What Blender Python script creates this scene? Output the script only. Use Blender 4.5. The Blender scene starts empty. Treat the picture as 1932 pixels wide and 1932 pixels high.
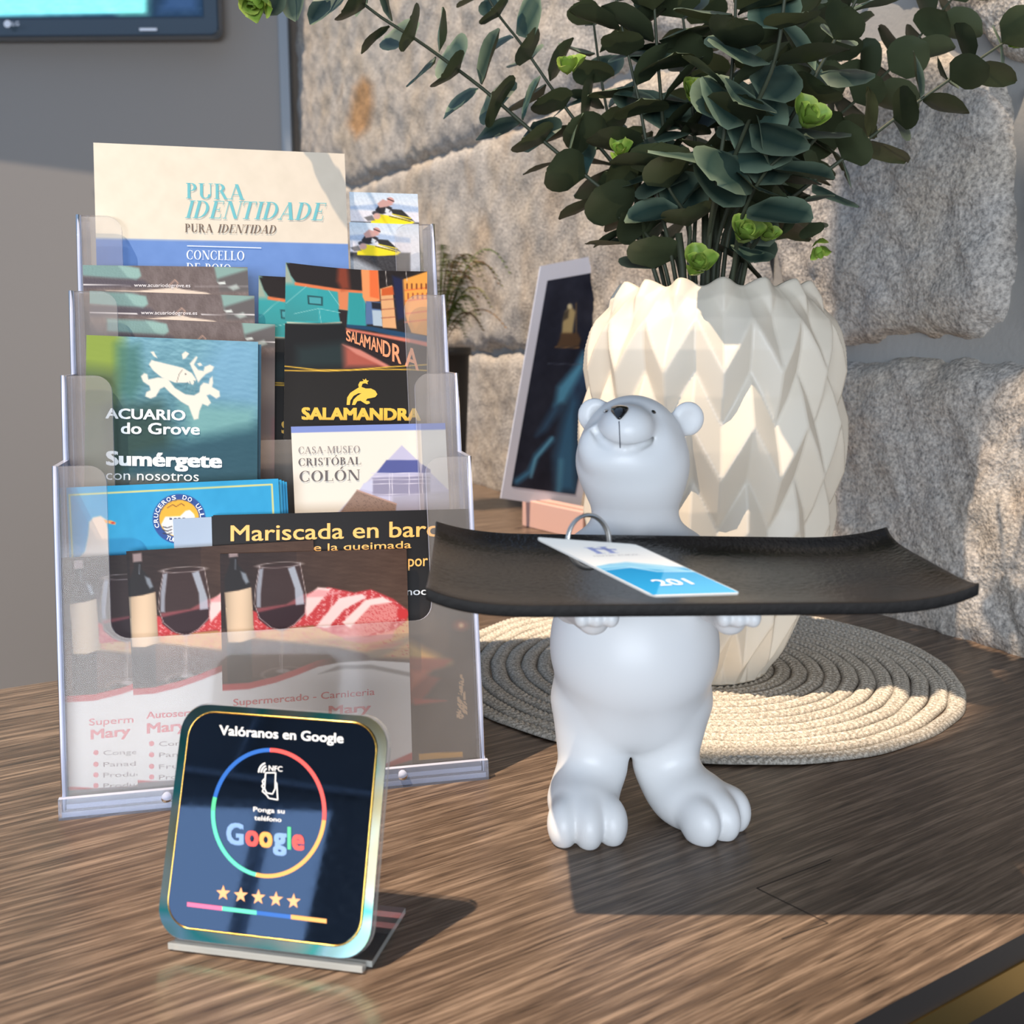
import bpy, bmesh, math, random
import numpy as np
from mathutils import Vector, Matrix
random.seed(7); np.random.seed(7)
sc = bpy.context.scene
COL = sc.collection

# ---------------------------------------------------------------- camera, world, sun, exposure
F = 1950.0; TH = math.radians(9.2); CZ = .241          # focal length in pixels of 1932, pitch, height over the counter
cam_d = bpy.data.cameras.new('camera'); cam = bpy.data.objects.new('camera', cam_d); COL.objects.link(cam)
cam.location = (0, 0, CZ); cam.rotation_euler = (math.radians(90) - TH, 0, 0)
cam_d.sensor_width = 36; cam_d.lens = 36 * F / 1932; cam_d.clip_start = .01; cam_d.clip_end = 60
cam_d.dof.use_dof = True; cam_d.dof.focus_distance = .60; cam_d.dof.aperture_fstop = cam_d.lens / 1000 / .0025
sc.camera = cam
sc.view_settings.view_transform = 'Standard'; sc.view_settings.look = 'None'
sc.view_settings.gamma = 1; sc.view_settings.use_curve_mapping = False
sc.view_settings.exposure = 0.27
sc.cycles.max_bounces = 10; sc.cycles.transparent_max_bounces = 40
sc.cycles.use_denoising = True
sc.cycles.sample_clamp_indirect = 3

w = bpy.data.worlds.new('world'); sc.world = w; w.use_nodes = True
bgn = w.node_tree.nodes['Background']
bgn.inputs[0].default_value = (.42, .60, .90, 1); bgn.inputs[1].default_value = .62

SUN = Vector((.405, .22, -1)).normalized()
def light(name, kind, loc, direction, energy, color, **kw):
    d = bpy.data.lights.new(name, kind); d.energy = energy; d.color = color
    for k, v in kw.items(): setattr(d, k, v)
    o = bpy.data.objects.new(name, d); COL.objects.link(o); o.location = loc
    o.rotation_euler = Vector(direction).to_track_quat('-Z', 'Y').to_euler()
    return o
light('sun', 'SUN', (-1, -.6, 2.5), SUN, 4.9, (1, .80, .60), angle=math.radians(.8))
light('window_daylight', 'AREA', (-.3, -2.85, .35), (.12, 1, -.03), 100, (.82, .90, 1.0), shape='RECTANGLE', size=2.7, size_y=1.2)

# ---------------------------------------------------------------- helpers
def ray(x, y):
    a = (x - 966) / F; b = (966 - y) / F
    return np.array([a, math.cos(TH) + b * math.sin(TH), -math.sin(TH) + b * math.cos(TH)])
CAM = np.array([0, 0, CZ])
def on_plane(x, y, o, n):
    d = ray(x, y); return CAM + d * (np.dot(np.asarray(o) - CAM, n) / np.dot(d, n))
def on_z(x, y, z=0.): return on_plane(x, y, (0, 0, z), (0, 0, 1))
def on_Y(x, y, Y): return on_plane(x, y, (0, Y, 0), (0, 1, 0))
def proj(P):
    P = np.asarray(P, float) - CAM
    zc = P[..., 1] * math.cos(TH) - P[..., 2] * math.sin(TH); yc = P[..., 1] * math.sin(TH) + P[..., 2] * math.cos(TH)
    return np.stack([966 + F * P[..., 0] / zc, 966 - F * yc / zc], -1)
def unit(v): v = np.asarray(v, float); return v / np.linalg.norm(v)
def lin(c):
    c = np.asarray(c, float) / 255.; return np.where(c <= .04045, c / 12.92, ((c + .055) / 1.055) ** 2.4)

def root(name, loc, label, cat, group=None, kind=None):
    o = bpy.data.objects.new(name, None); COL.objects.link(o); o.location = loc; o.empty_display_size = .02
    o['label'] = label
    if cat: o['category'] = cat
    if group: o['group'] = group
    if kind: o['kind'] = kind
    return o
def tag(o, label=None, cat=None, group=None, kind=None):
    for k, v in (('label', label), ('category', cat), ('group', group), ('kind', kind)):
        if v: o[k] = v
    return o
def world_loc(p):
    l = Vector((0, 0, 0))
    while p is not None: l += p.location; p = p.parent
    return l
def mk(name, V, Fc, mat, parent=None, smooth=False, col=None, mats=None, midx=None):
    """One mesh object from world-space vertices."""
    V = np.asarray(V, np.float32).reshape(-1, 3)
    if parent is not None: V = V - np.array(world_loc(parent), np.float32)
    me = bpy.data.meshes.new(name)
    if isinstance(Fc, np.ndarray):
        n, k = Fc.shape
        me.vertices.add(len(V)); me.vertices.foreach_set('co', V.ravel())
        me.loops.add(n * k); me.loops.foreach_set('vertex_index', Fc.astype(np.int32).ravel())
        me.polygons.add(n); me.polygons.foreach_set('loop_start', np.arange(0, n * k, k, dtype=np.int32))
        me.update(calc_edges=True)
    else:
        me.from_pydata(V.tolist(), [], [list(f) for f in Fc]); me.update()
    if smooth: me.polygons.foreach_set('use_smooth', np.ones(len(me.polygons), bool))
    for m in (mats or [mat]): me.materials.append(m)
    if midx is not None: me.polygons.foreach_set('material_index', np.asarray(midx, np.int32))
    if col is not None:
        at = me.color_attributes.new('Print', 'FLOAT_COLOR', 'POINT')
        at.data.foreach_set('color', np.c_[col, np.ones(len(col))].astype(np.float32).ravel())
    o = bpy.data.objects.new(name, me); COL.objects.link(o); o.parent = parent
    return o
def grid_faces(nu, nv, wrap=False):
    i = np.arange(nu if wrap else nu - 1)[:, None]; j = np.arange(nv - 1)[None, :]
    a = i * nv + j; b = ((i + 1) % nu) * nv + j
    return np.stack([a + 0 * b, b, b + 1, a + 1], -1).reshape(-1, 4)
def box_vf(o, ax, ay, az):
    """A box from a corner and three edge vectors."""
    o, ax, ay, az = [np.asarray(v, float) for v in (o, ax, ay, az)]
    V = [o, o + ax, o + ax + ay, o + ay]; V += [v + az for v in V]
    return V, [(0, 3, 2, 1), (4, 5, 6, 7), (0, 1, 5, 4), (1, 2, 6, 5), (2, 3, 7, 6), (3, 0, 4, 7)]
def box(name, o, ax, ay, az, mat, parent=None, bev=0):
    V, Fc = box_vf(o, ax, ay, az)
    ob = mk(name, V, Fc, mat, parent)
    bm = bmesh.new(); bm.from_mesh(ob.data); bmesh.ops.recalc_face_normals(bm, faces=bm.faces)
    if bev: bmesh.ops.bevel(bm, geom=bm.edges[:], offset=bev, segments=2, affect='EDGES', profile=.5)
    bm.to_mesh(ob.data); bm.free(); return ob
def prism(name, outline, thick, mat, parent=None, bev=0, edge_mat=None, smooth=False):
    """Extrude a planar 3D outline by a vector; side faces may take a second material."""
    n = len(outline); O = np.asarray(outline, float); T = np.asarray(thick, float)
    V = np.r_[O, O + T]; Fc = [tuple(range(n))[::-1], tuple(range(n, 2 * n))]
    Fc += [(i, (i + 1) % n, (i + 1) % n + n, i + n) for i in range(n)]
    ob = mk(name, V, Fc, mat, parent, mats=[mat, edge_mat or mat], midx=[0, 0] + [1] * n)
    bm = bmesh.new(); bm.from_mesh(ob.data); bmesh.ops.recalc_face_normals(bm, faces=bm.faces)
    if bev:
        es = [e for e in bm.edges if any(len(f.verts) == n for f in e.link_faces)]
        bmesh.ops.bevel(bm, geom=es, offset=bev, segments=2, affect='EDGES', profile=.5)
    bm.to_mesh(ob.data); bm.free(); return ob
def tube_vf(pts, rad, seg=8, closed=False):
    P = np.asarray(pts, float); n = len(P); rad = np.broadcast_to(rad, (n,))
    T = np.roll(P, -1, 0) - np.roll(P, 1, 0)
    if not closed: T[0] = P[1] - P[0]; T[-1] = P[-1] - P[-2]
    T /= np.linalg.norm(T, axis=1)[:, None] + 1e-12
    up = np.array([0, 0, 1.]) if abs(T[0][2]) < .9 else np.array([1., 0, 0])
    V = []
    for k in range(n):
        a = np.cross(T[k], up); a /= np.linalg.norm(a) + 1e-12; b = np.cross(a, T[k]); up = b
        for s in range(seg):
            t = 2 * math.pi * s / seg; V.append(P[k] + rad[k] * (a * math.cos(t) + b * math.sin(t)))
    Fc = []
    for k in range(n if closed else n - 1):
        for s in range(seg):
            k2 = (k + 1) % n; s2 = (s + 1) % seg
            Fc.append((k * seg + s, k * seg + s2, k2 * seg + s2, k2 * seg + s))
    if not closed: Fc += [tuple(range(seg))[::-1], tuple(range((n - 1) * seg, n * seg))]
    return V, Fc
def tube(name, pts, rad, mat, parent=None, seg=8, closed=False):
    V, Fc = tube_vf(pts, rad, seg, closed); return mk(name, V, Fc, mat, parent, smooth=True)
def spline(pts, n):
    """Catmull-Rom through pts, n samples."""
    P = np.asarray(pts, float); P = np.r_[[2 * P[0] - P[1]], P, [2 * P[-1] - P[-2]]]
    m = len(P) - 3; out = []
    for t in np.linspace(0, m - 1e-9, n):
        i = int(t); u = t - i; a, b, c, d = P[i:i + 4]
        out.append(.5 * (2 * b + (c - a) * u + (2 * a - 5 * b + 4 * c - d) * u * u + (3 * b - a - 3 * c + d) * u ** 3))
    return np.array(out)
def rrect(w, h, r, n=6, x0=0, y0=0):
    out = []
    for cx, cy, a0 in ((w - r, r, -90), (w - r, h - r, 0), (r, h - r, 90), (r, r, 180)):
        for k in range(n + 1):
            a = math.radians(a0 + 90 * k / n); out.append((x0 + cx + r * math.cos(a), y0 + cy + r * math.sin(a)))
    return out

# ---------------------------------------------------------------- materials
def nt(name):
    m = bpy.data.materials.new(name); m.use_nodes = True
    t = m.node_tree; b = t.nodes['Principled BSDF']; return m, t, b
def plain(name, col, rough=.5, metal=0, spec=.5, coat=0, emit=None, es=0, bump=0, bscale=300, sss=0):
    m, t, b = nt(name); N = t.nodes; L = t.links
    b.inputs['Base Color'].default_value = (*lin(col), 1); b.inputs['Roughness'].default_value = rough
    b.inputs['Metallic'].default_value = metal; b.inputs['Specular IOR Level'].default_value = spec
    b.inputs['Coat Weight'].default_value = coat
    if sss:
        b.inputs['Subsurface Weight'].default_value = sss; b.inputs['Subsurface Scale'].default_value = .004
    if emit is not None:
        b.inputs['Emission Color'].default_value = (*lin(emit), 1); b.inputs['Emission Strength'].default_value = es
    tc = N.new('ShaderNodeTexCoord'); nz = N.new('ShaderNodeTexNoise'); nz.inputs['Scale'].default_value = bscale; nz.inputs['Detail'].default_value = 4
    L.new(tc.outputs['Object'], nz.inputs['Vector'])
    if bump:
        bp = N.new('ShaderNodeBump'); bp.inputs['Strength'].default_value = bump; bp.inputs['Distance'].default_value = .001
        L.new(nz.outputs['Fac'], bp.inputs['Height']); L.new(bp.outputs[0], b.inputs['Normal'])
    else:   # a faint procedural roughness variation
        mr = N.new('ShaderNodeMapRange'); mr.inputs['To Min'].default_value = max(0, rough - .03); mr.inputs['To Max'].default_value = min(1, rough + .03)
        L.new(nz.outputs['Fac'], mr.inputs['Value']); L.new(mr.outputs[0], b.inputs['Roughness'])
    return m
_inks = {}
def ink(c, rough=.4):
    k = (tuple(c), rough)
    if k not in _inks: _inks[k] = plain('ink_%d_%d_%d' % tuple(c), c, rough)
    return _inks[k]
def printed(name, rough=.35, emit=0, coat=0):
    m, t, b = nt(name); a = t.nodes.new('ShaderNodeAttribute'); a.attribute_name = 'Print'
    t.links.new(a.outputs['Color'], b.inputs['Base Color']); b.inputs['Roughness'].default_value = rough
    b.inputs['Coat Weight'].default_value = coat
    if emit:
        t.links.new(a.outputs['Color'], b.inputs['Emission Color']); b.inputs['Emission Strength'].default_value = emit
    return m
PRINT = printed('printed_paper', .48); PRINT.node_tree.nodes['Principled BSDF'].inputs['Specular IOR Level'].default_value = .25
PAPER = plain('paper_white', (225, 222, 215), .6)

# ---------------------------------------------------------------- flat print: layers of colour laid on a fine grid
def vnoise(p, scale, seed=0, octv=3):
    rs = np.random.RandomState(seed); out = np.zeros(len(p)); amp = 1.; tot = 0
    for o in range(octv):
        for k in range(5):
            a = rs.rand() * 6.283; f = (2 ** o) * (.6 + rs.rand() * .8) * 6.283 / scale
            out += amp * np.sin(p[:, 0] * math.cos(a) * f + p[:, 1] * math.sin(a) * f + rs.rand() * 6.28 + 1.3 * np.sin(p[:, 0] * math.sin(a) * f * .7 + k))
        tot += amp * 2.2; amp *= .55
    return out / tot
class Paint:
    def __init__(s, p, base): s.p = p; s.c = np.tile(np.asarray(base, float), (len(p), 1))
    def mix(s, a, col):
        a = np.clip(a, 0, 1)[:, None]; s.c = s.c * (1 - a) + np.asarray(col, float) * a; return s
    def poly(s, pts, col, soft=1., alpha=1., noise=0):
        P = np.asarray(pts, float); q = s.p
        lo, hi = P.min(0) - 3 * soft - 2, P.max(0) + 3 * soft + 2
        idx = np.nonzero((q[:, 0] > lo[0]) & (q[:, 0] < hi[0]) & (q[:, 1] > lo[1]) & (q[:, 1] < hi[1]))[0]
        if not len(idx): return s
        x = q[idx]; d = np.full(len(x), 1e9); ins = np.zeros(len(x), bool)
        for i in range(len(P)):
            a, b = P[i], P[(i + 1) % len(P)]; e = b - a; wv = x - a
            t = np.clip((wv @ e) / (e @ e + 1e-9), 0, 1); d = np.minimum(d, np.hypot(*(wv - t[:, None] * e).T))
            c = ((a[1] > x[:, 1]) != (b[1] > x[:, 1])) & (x[:, 0] < (b[0] - a[0]) * (x[:, 1] - a[1]) / (b[1] - a[1] + 1e-12) + a[0]); ins ^= c
        sd = np.where(ins, d, -d); al = np.zeros(len(q)); al[idx] = np.clip(.5 + sd / soft / 2, 0, 1) * alpha
        if noise: al *= 1 + noise * vnoise(q, 9, 3)
        return s.mix(al, col)
    def ell(s, cx, cy, rx, ry, col, soft=1., alpha=1., rot=0, ring=0):
        c, sn = math.cos(rot), math.sin(rot); x = s.p[:, 0] - cx; y = s.p[:, 1] - cy
        u = (x * c + y * sn) / rx; v = (-x * sn + y * c) / ry
        d = (1 - np.hypot(u, v)) * min(rx, ry)
        if ring: d = ring / 2 - np.abs(d)
        return s.mix(np.clip(.5 + d / soft / 2, 0, 1) * alpha, col)
    def line(s, pts, wd, col, soft=.8, alpha=1.):
        d = np.full(len(s.p), 1e9); P = np.asarray(pts, float)
        for a, b in zip(P[:-1], P[1:]):
            e = b - a; wv = s.p - a; t = np.clip((wv @ e) / (e @ e + 1e-9), 0, 1); d = np.minimum(d, np.hypot(*(wv - t[:, None] * e).T))
        return s.mix(np.clip(.5 + (wd / 2 - d) / soft / 2, 0, 1) * alpha, col)
    def grad(s, a, b, c0, c1, mask=None):
        e = np.subtract(b, a).astype(float); t = np.clip((s.p - np.asarray(a, float)) @ e / (e @ e), 0, 1)[:, None]
        g = np.asarray(c0, float) * (1 - t) + np.asarray(c1, float) * t
        s.c = g if mask is None else s.c * (1 - mask[:, None]) + g * mask[:, None]; return s
    def noise(s, scale, amp, seed=0, st=(1, 1), tint=(1, 1, 1)):
        n = vnoise(s.p * np.asarray(st), scale, seed)[:, None] * amp; s.c = s.c + n * np.asarray(tint); return s

# ---------------------------------------------------------------- lettering (flat ink)
def text_polys(txt, bold=0, spacing=1.0):
    """Outline mesh of a word in Blender's built-in face: verts (n,2), faces."""
    cu = bpy.data.curves.new('t', 'FONT'); cu.body = txt; cu.size = 1; cu.resolution_u = 3; cu.space_character = spacing
    o = bpy.data.objects.new('t', cu); COL.objects.link(o)
    dg = bpy.context.evaluated_depsgraph_get(); me = bpy.data.meshes.new_from_object(o.evaluated_get(dg))
    V = np.array([v.co[:2] for v in me.vertices]); Fc = [tuple(p.vertices) for p in me.polygons]
    if bold:      # heavier strokes: the same outlines laid a hair apart
        n = len(V); sh = [(-bold, -bold * .6), (bold, -bold * .6), (-bold, bold * .6), (bold, bold * .6), (0, 0)]
        Fc = [tuple(i + n * k for i in f) for k in range(len(sh)) for f in Fc]; V = np.concatenate([np.c_[V + d, np.full(n, 2.5e-5 * k)] for k, d in enumerate(sh)])
    bpy.data.objects.remove(o); bpy.data.curves.remove(cu); bpy.data.meshes.remove(me)
    if V.shape[1] == 2: V = np.c_[V, np.zeros(len(V))]
    return V, Fc
def _bowl(cx, cy, rx, ry, a0, a1, T=.17, t=.045, n=14):
    V, Fc = [], []
    for k in range(n + 1):
        a = math.radians(a0 + (a1 - a0) * k / n)
        V += [(cx + rx * math.cos(a), cy + ry * math.sin(a)), (cx + (rx - T) * math.cos(a), cy + (ry - t) * math.sin(a))]
        if k: Fc.append((2 * k - 2, 2 * k, 2 * k + 1, 2 * k - 1))
    return V, Fc
def _q(*p): return list(p), [tuple(range(len(p)))]
def _stem(x, T=.17, y0=0, y1=1): return _q((x, y0), (x + T, y0), (x + T, y1), (x, y1))
def _ser(x0, x1, y, t=.045): return _q((x0, y), (x1, y), (x1, y + t), (x0, y + t))
def _diag(x0, y0, x1, y1, wd): return _q((x0, y0), (x0 + wd, y0), (x1 + wd, y1), (x1, y1))
def _serif_stem(x, T=.17): return [_stem(x, T), _ser(x - .08, x + T + .08, 0), _ser(x - .08, x + T + .08, .955)]
def serif_glyph(ch):
    T = .17; t = .045; g = _serif_stem
    if ch == 'I': return g(.1), .38
    if ch == 'P': return g(.1) + [_bowl(.3, .74, .32, .26, -90, 90), _ser(.2, .32, .955), _ser(.2, .32, .48)], .68
    if ch == 'R': return g(.1) + [_bowl(.3, .75, .32, .25, -90, 90), _ser(.2, .32, .955), _ser(.2, .32, .5), _diag(.34, .52, .6, 0, .18), _ser(.58, .84, 0)], .84
    if ch == 'B': return g(.1) + [_bowl(.3, .76, .28, .24, -90, 90), _bowl(.3, .27, .35, .27, -90, 90), _ser(.2, .32, .955), _ser(.2, .32, .5), _ser(.2, .32, 0)], .74
    if ch == 'D': return g(.1) + [_bowl(.3, .5, .5, .5, -90, 90), _ser(.2, .32, .955), _ser(.2, .32, 0)], .88
    if ch == 'L': return g(.1) + [_ser(.2, .66, 0), _q((.62, 0), (.66, 0), (.66, .26), (.63, .26))], .7
    if ch == 'E': return g(.1) + [_ser(.2, .64, 0), _ser(.2, .62, .955), _ser(.2, .48, .49), _q((.61, 0), (.65, 0), (.65, .26), (.62, .26)), _q((.6, 1), (.63, 1), (.63, .76), (.6, .76)), _q((.46, .38), (.49, .38), (.49, .64), (.46, .64))], .72
    if ch == 'T': return [_stem(.3, T), _ser(.2, .57, 0), _ser(.02, .75, .955), _q((.02, .74), (.05, .74), (.07, 1), (.02, 1)), _q((.75, .74), (.72, .74), (.7, 1), (.75, 1))], .78
    if ch == 'U': return [_stem(.1, T, .28), _bowl(.42, .3, .32, .3, 180, 360, .17, .06), _stem(.69, t, .28), _ser(.02, .35, .955), _ser(.6, .84, .955)], .86
    if ch == 'A': return [_diag(.08, 0, .38, 1, .05), _diag(.64, 0, .32, 1, .19), _ser(.2, .62, .3), _ser(-.02, .24, 0), _ser(.56, .9, 0)], .88
    if ch == 'M': return [_stem(.12, t), _diag(.46, 0, .12, 1, .15), _diag(.5, 0, .86, 1, .05), _stem(.84, T), _ser(.02, .26, 0), _ser(.76, 1.1, 0), _ser(.02, .2, .955), _ser(.84, 1.1, .955)], 1.12
    if ch == 'N': return [_stem(.12, t), _diag(.66, 0, .1, 1, .18), _stem(.79, t), _ser(.02, .26, 0), _ser(.02, .2, .955), _ser(.7, .92, .955)], .92
    if ch == 'O': return [_bowl(.46, .5, .42, .52, 0, 360, T, t, 28)], .92
    if ch == 'C': return [_bowl(.46, .5, .42, .52, 48, 312, T, t, 22), _q((.7, .66), (.75, .66), (.75, 1), (.71, .9)), _q((.7, .34), (.75, .34), (.75, .05), (.71, .12))], .82
    if ch == 'S': return [_bowl(.32, .74, .24, .28, 20, 250, .12, .05), _bowl(.32, .26, .26, .28, -170, 75, .14, .05), _q((.12, .72), (.2, .56), (.5, .34), (.44, .52))], .64
    if ch == 'Ó': a, b = serif_glyph('O'); return a + [_q((.42, 1.1), (.52, 1.1), (.68, 1.32), (.56, 1.32))], b
    if ch == '-': return [_ser(.05, .35, .36, .05)], .42
    return [], .42
def serif_polys(txt, italic_from=999, thin=1.0, spacing=.04):
    V, Fc, x = [], [], 0
    for i, ch in enumerate(txt):
        g, adv = serif_glyph(ch)
        for gi, (vs, fs) in enumerate(g):
            b = len(V)
            for (a, c) in vs: V.append((x + a + (.26 * c if i >= italic_from else 0), c, 2e-5 * gi))
            Fc += [tuple(k + b for k in f) for f in fs]
        x += adv + spacing
    return np.array(V), Fc
def lay_text(name, polys, p0, p1, h, put, mat, parent, slant=0, up=None, cap=.70):
    """Lay flat letter polygons on a surface: p0-p1 is the baseline in photo pixels, h the cap height, put(px,py) a point on the surface."""
    V, Fc = polys
    x0, x1 = V[:, 0].min(), V[:, 0].max()
    p0 = np.asarray(p0, float); p1 = np.asarray(p1, float); e = p1 - p0
    upv = np.array(up if up is not None else (0, -1.), float)
    P = p0 + e * ((V[:, :1] - x0) / (x1 - x0)) + upv * (V[:, 1:2] / cap * h) + slant * (V[:, 1:2] / cap * h) * unit(e)
    a_, b_, c_ = put(*p0), put(*p1), put(*(p0 + upv * h)); nn = unit(np.cross(b_ - a_, c_ - a_)); nn = nn if np.dot(nn, CAM - a_) > 0 else -nn
    W = [put(*q) + nn * d for q, d in zip(P, V[:, 2])]
    return mk(name, W, Fc, mat, parent)
# ================================================================ SETTING
stA = on_z(893, 904); stB = on_z(1932, 1229)
WD = unit(stA - stB); WN = unit([-WD[1], WD[0], 0])          # along the stone wall (away), its normal
if WN[0] > 0: WN = -WN
def wall_uv(px, py):
    P = on_plane(px, py, stB, WN); return np.dot(P - stB, WD), P[2]
def wall_pt(u, v, d=0): return stB + WD * u + np.array([0, 0, 1.]) * v + WN * d

# ---- stone wall
def stone_mat():
    m, t, b = nt('granite'); N, L = t.nodes, t.links
    tc = N.new('ShaderNodeTexCoord')
    n1 = N.new('ShaderNodeTexNoise'); n1.inputs['Scale'].default_value = 260; n1.inputs['Detail'].default_value = 6; n1.inputs['Roughness'].default_value = .7
    n2 = N.new('ShaderNodeTexNoise'); n2.inputs['Scale'].default_value = 9; n2.inputs['Detail'].default_value = 5
    n3 = N.new('ShaderNodeTexVoronoi'); n3.inputs['Scale'].default_value = 330
    for n in (n1, n2, n3): L.new(tc.outputs['Object'], n.inputs['Vector'])
    r1 = N.new('ShaderNodeValToRGB'); r1.color_ramp.elements[0].position = .33; r1.color_ramp.elements[1].position = .62
    r1.color_ramp.elements[0].color = (*lin((120, 118, 116)), 1); r1.color_ramp.elements[1].color = (*lin((210, 206, 200)), 1)
    L.new(n1.outputs['Fac'], r1.inputs[0])
    r2 = N.new('ShaderNodeValToRGB'); r2.color_ramp.elements[0].position = .42; r2.color_ramp.elements[1].position = .66
    r2.color_ramp.elements[0].color = (*lin((236, 232, 228)), 1); r2.color_ramp.elements[1].color = (*lin((236, 224, 208)), 1)
    L.new(n2.outputs['Fac'], r2.inputs[0])
    mx = N.new('ShaderNodeMix'); mx.data_type = 'RGBA'; mx.blend_type = 'MULTIPLY'; mx.inputs[0].default_value = .9
    L.new(r1.outputs[0], mx.inputs[6]); L.new(r2.outputs[0], mx.inputs[7])
    a = N.new('ShaderNodeAttribute'); a.attribute_name = 'Print'
    m2 = N.new('ShaderNodeMix'); m2.data_type = 'RGBA'; m2.blend_type = 'MULTIPLY'; m2.inputs[0].default_value = 1
    L.new(mx.outputs[2], m2.inputs[6]); L.new(a.outputs['Color'], m2.inputs[7])
    L.new(m2.outputs[2], b.inputs['Base Color']); b.inputs['Roughness'].default_value = .85
    ad = N.new('ShaderNodeMath'); ad.operation = 'ADD'; L.new(n1.outputs['Fac'], ad.inputs[0]); L.new(n3.outputs['Distance'], ad.inputs[1])
    bp = N.new('ShaderNodeBump'); bp.inputs['Strength'].default_value = .6; bp.inputs['Distance'].default_value = .0014
    L.new(ad.outputs[0], bp.inputs['Height']); L.new(bp.outputs[0], b.inputs['Normal'])
    return m
GRAN = stone_mat()
MORTAR = plain('mortar', (150, 148, 144), .9, bump=.5, bscale=180)
wall_r = root('wall_right', tuple(stB), 'rough granite block wall with pale recessed mortar', None, kind='structure')
box('mortar', wall_pt(-.5, -.25, -.10), WD * 4.0, np.array([0, 0, 2.2]), WN * .10, MORTAR, wall_r)
# stones as outlines in photo pixels on the wall face
stones = [
    [(560, -260), (1300, -420), (1296, 60), (1190, 125), (1040, 212), (930, 258), (800, 302), (664, 352), (640, 322), (575, 296)],
    [(560, 296), (640, 326), (664, 356), (680, 480), (700, 700), (560, 700)],
    [(668, 358), (800, 308), (1000, 236), (1160, 160), (1300, 120), (1440, 150), (1468, 330), (1458, 480), (1450, 640), (1120, 656), (705, 664), (690, 480)],
    [(700, 666), (1130, 662), (1450, 650), (1520, 690), (1540, 900), (1530, 1130), (1200, 1040), (893, 925), (700, 860)],
    [(1320, -420), (1640, -560), (1655, -30), (1600, 60), (1470, 120), (1310, 140)],
    [(1672, -30), (1700, -560), (2300, -900), (2330, 120), (1940, 118), (1820, 60)],
    [(1475, 300), (1490, 150), (1620, 85), (1760, 70), (1880, 130), (1918, 260), (1922, 500), (1905, 600), (1820, 636), (1690, 640), (1590, 652), (1500, 640), (1480, 480)],
    [(1950, 150), (2320, 150), (2350, 640), (1965, 630), (1955, 300)],
    [(1560, 700), (1640, 678), (1760, 684), (1850, 676), (1960, 690), (2300, 700), (2350, 1420), (1932, 1260), (1700, 1200), (1570, 1150), (1552, 900)]]
rs = np.random.RandomState(3)
for si, s in enumerate(stones):
    uv = np.array([wall_uv(*p) for p in s]); lo, hi = uv.min(0), uv.max(0)
    h = .0042 if si in (6, 8, 7, 5) else .0085
    if si in (0, 2, 3): h = .007
    nu, nv = int((hi[0] - lo[0]) / h) + 2, int((hi[1] - lo[1]) / h) + 2
    U, Vv = np.meshgrid(lo[0] + np.arange(nu) * h, lo[1] + np.arange(nv) * h, indexing='ij'); q = np.c_[U.ravel(), Vv.ravel()]
    q2 = q + .006 * np.c_[vnoise(q, .09, si), vnoise(q, .09, si + 50)]
    sd = np.full(len(q), 1e9); ins = np.zeros(len(q), bool)
    for i in range(len(uv)):
        a, b = uv[i], uv[(i + 1) % len(uv)]; e = b - a; wv = q2 - a
        t = np.clip((wv @ e) / (e @ e), 0, 1); sd = np.minimum(sd, np.hypot(*(wv - t[:, None] * e).T))
        c = ((a[1] > q2[:, 1]) != (b[1] > q2[:, 1])) & (q2[:, 0] < (b[0] - a[0]) * (q2[:, 1] - a[1]) / (b[1] - a[1] + 1e-12) + a[0]); ins ^= c
    sd = np.where(ins, sd, -sd)
    rise = np.clip(sd / .028, -1, 1); hgt = np.where(rise > 0, .020 * np.sqrt(np.clip(1 - (1 - rise) ** 2, 0, 1)), .03 * rise) - .001
    rough_a = vnoise(q, .11, 20 + si, 4); rough_b = vnoise(q, .022, 40 + si, 3)
    hgt = hgt + np.where(rise > 0, np.minimum(rise * 3, 1), 0) * (.0045 * rough_a + .0009 * rough_b)
    V = stB + q[:, :1] * WD + q[:, 1:] * np.array([0, 0, 1.]) + hgt[:, None] * WN
    Fc = grid_faces(nu, nv); keep = (sd[Fc].max(1) > -.004); Fc = Fc[keep]
    used = np.unique(Fc); remap = -np.ones(len(V), int); remap[used] = np.arange(len(used))
    tint = np.ones((len(q), 3)) * (1 + .06 * vnoise(q, .3, si + 9))[:, None]
    pxy = proj(V)
    pt = Paint(pxy, (1, 1, 1)); pt.c = tint
    if si == 0:
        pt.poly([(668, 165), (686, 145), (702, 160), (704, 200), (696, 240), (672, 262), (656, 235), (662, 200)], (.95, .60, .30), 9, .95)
        pt.line([(646, 160), (644, 178), (636, 192)], 3, (.5, .42, .36), 2, .7)
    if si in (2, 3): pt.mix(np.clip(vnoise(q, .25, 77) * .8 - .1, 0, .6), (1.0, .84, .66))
    if si == 8:
        pt.line([(1795, 840), (1805, 850), (1812, 868), (1822, 880), (1824, 900), (1830, 935)], 2.4, (.35, .33, .33), 1.6, .8)
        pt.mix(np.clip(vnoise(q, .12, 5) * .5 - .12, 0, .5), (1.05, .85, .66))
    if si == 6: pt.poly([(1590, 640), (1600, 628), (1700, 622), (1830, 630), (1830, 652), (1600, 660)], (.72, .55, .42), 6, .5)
    mk('stone', V[used], remap[Fc], GRAN, wall_r, smooth=True, col=pt.c[used])

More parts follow.
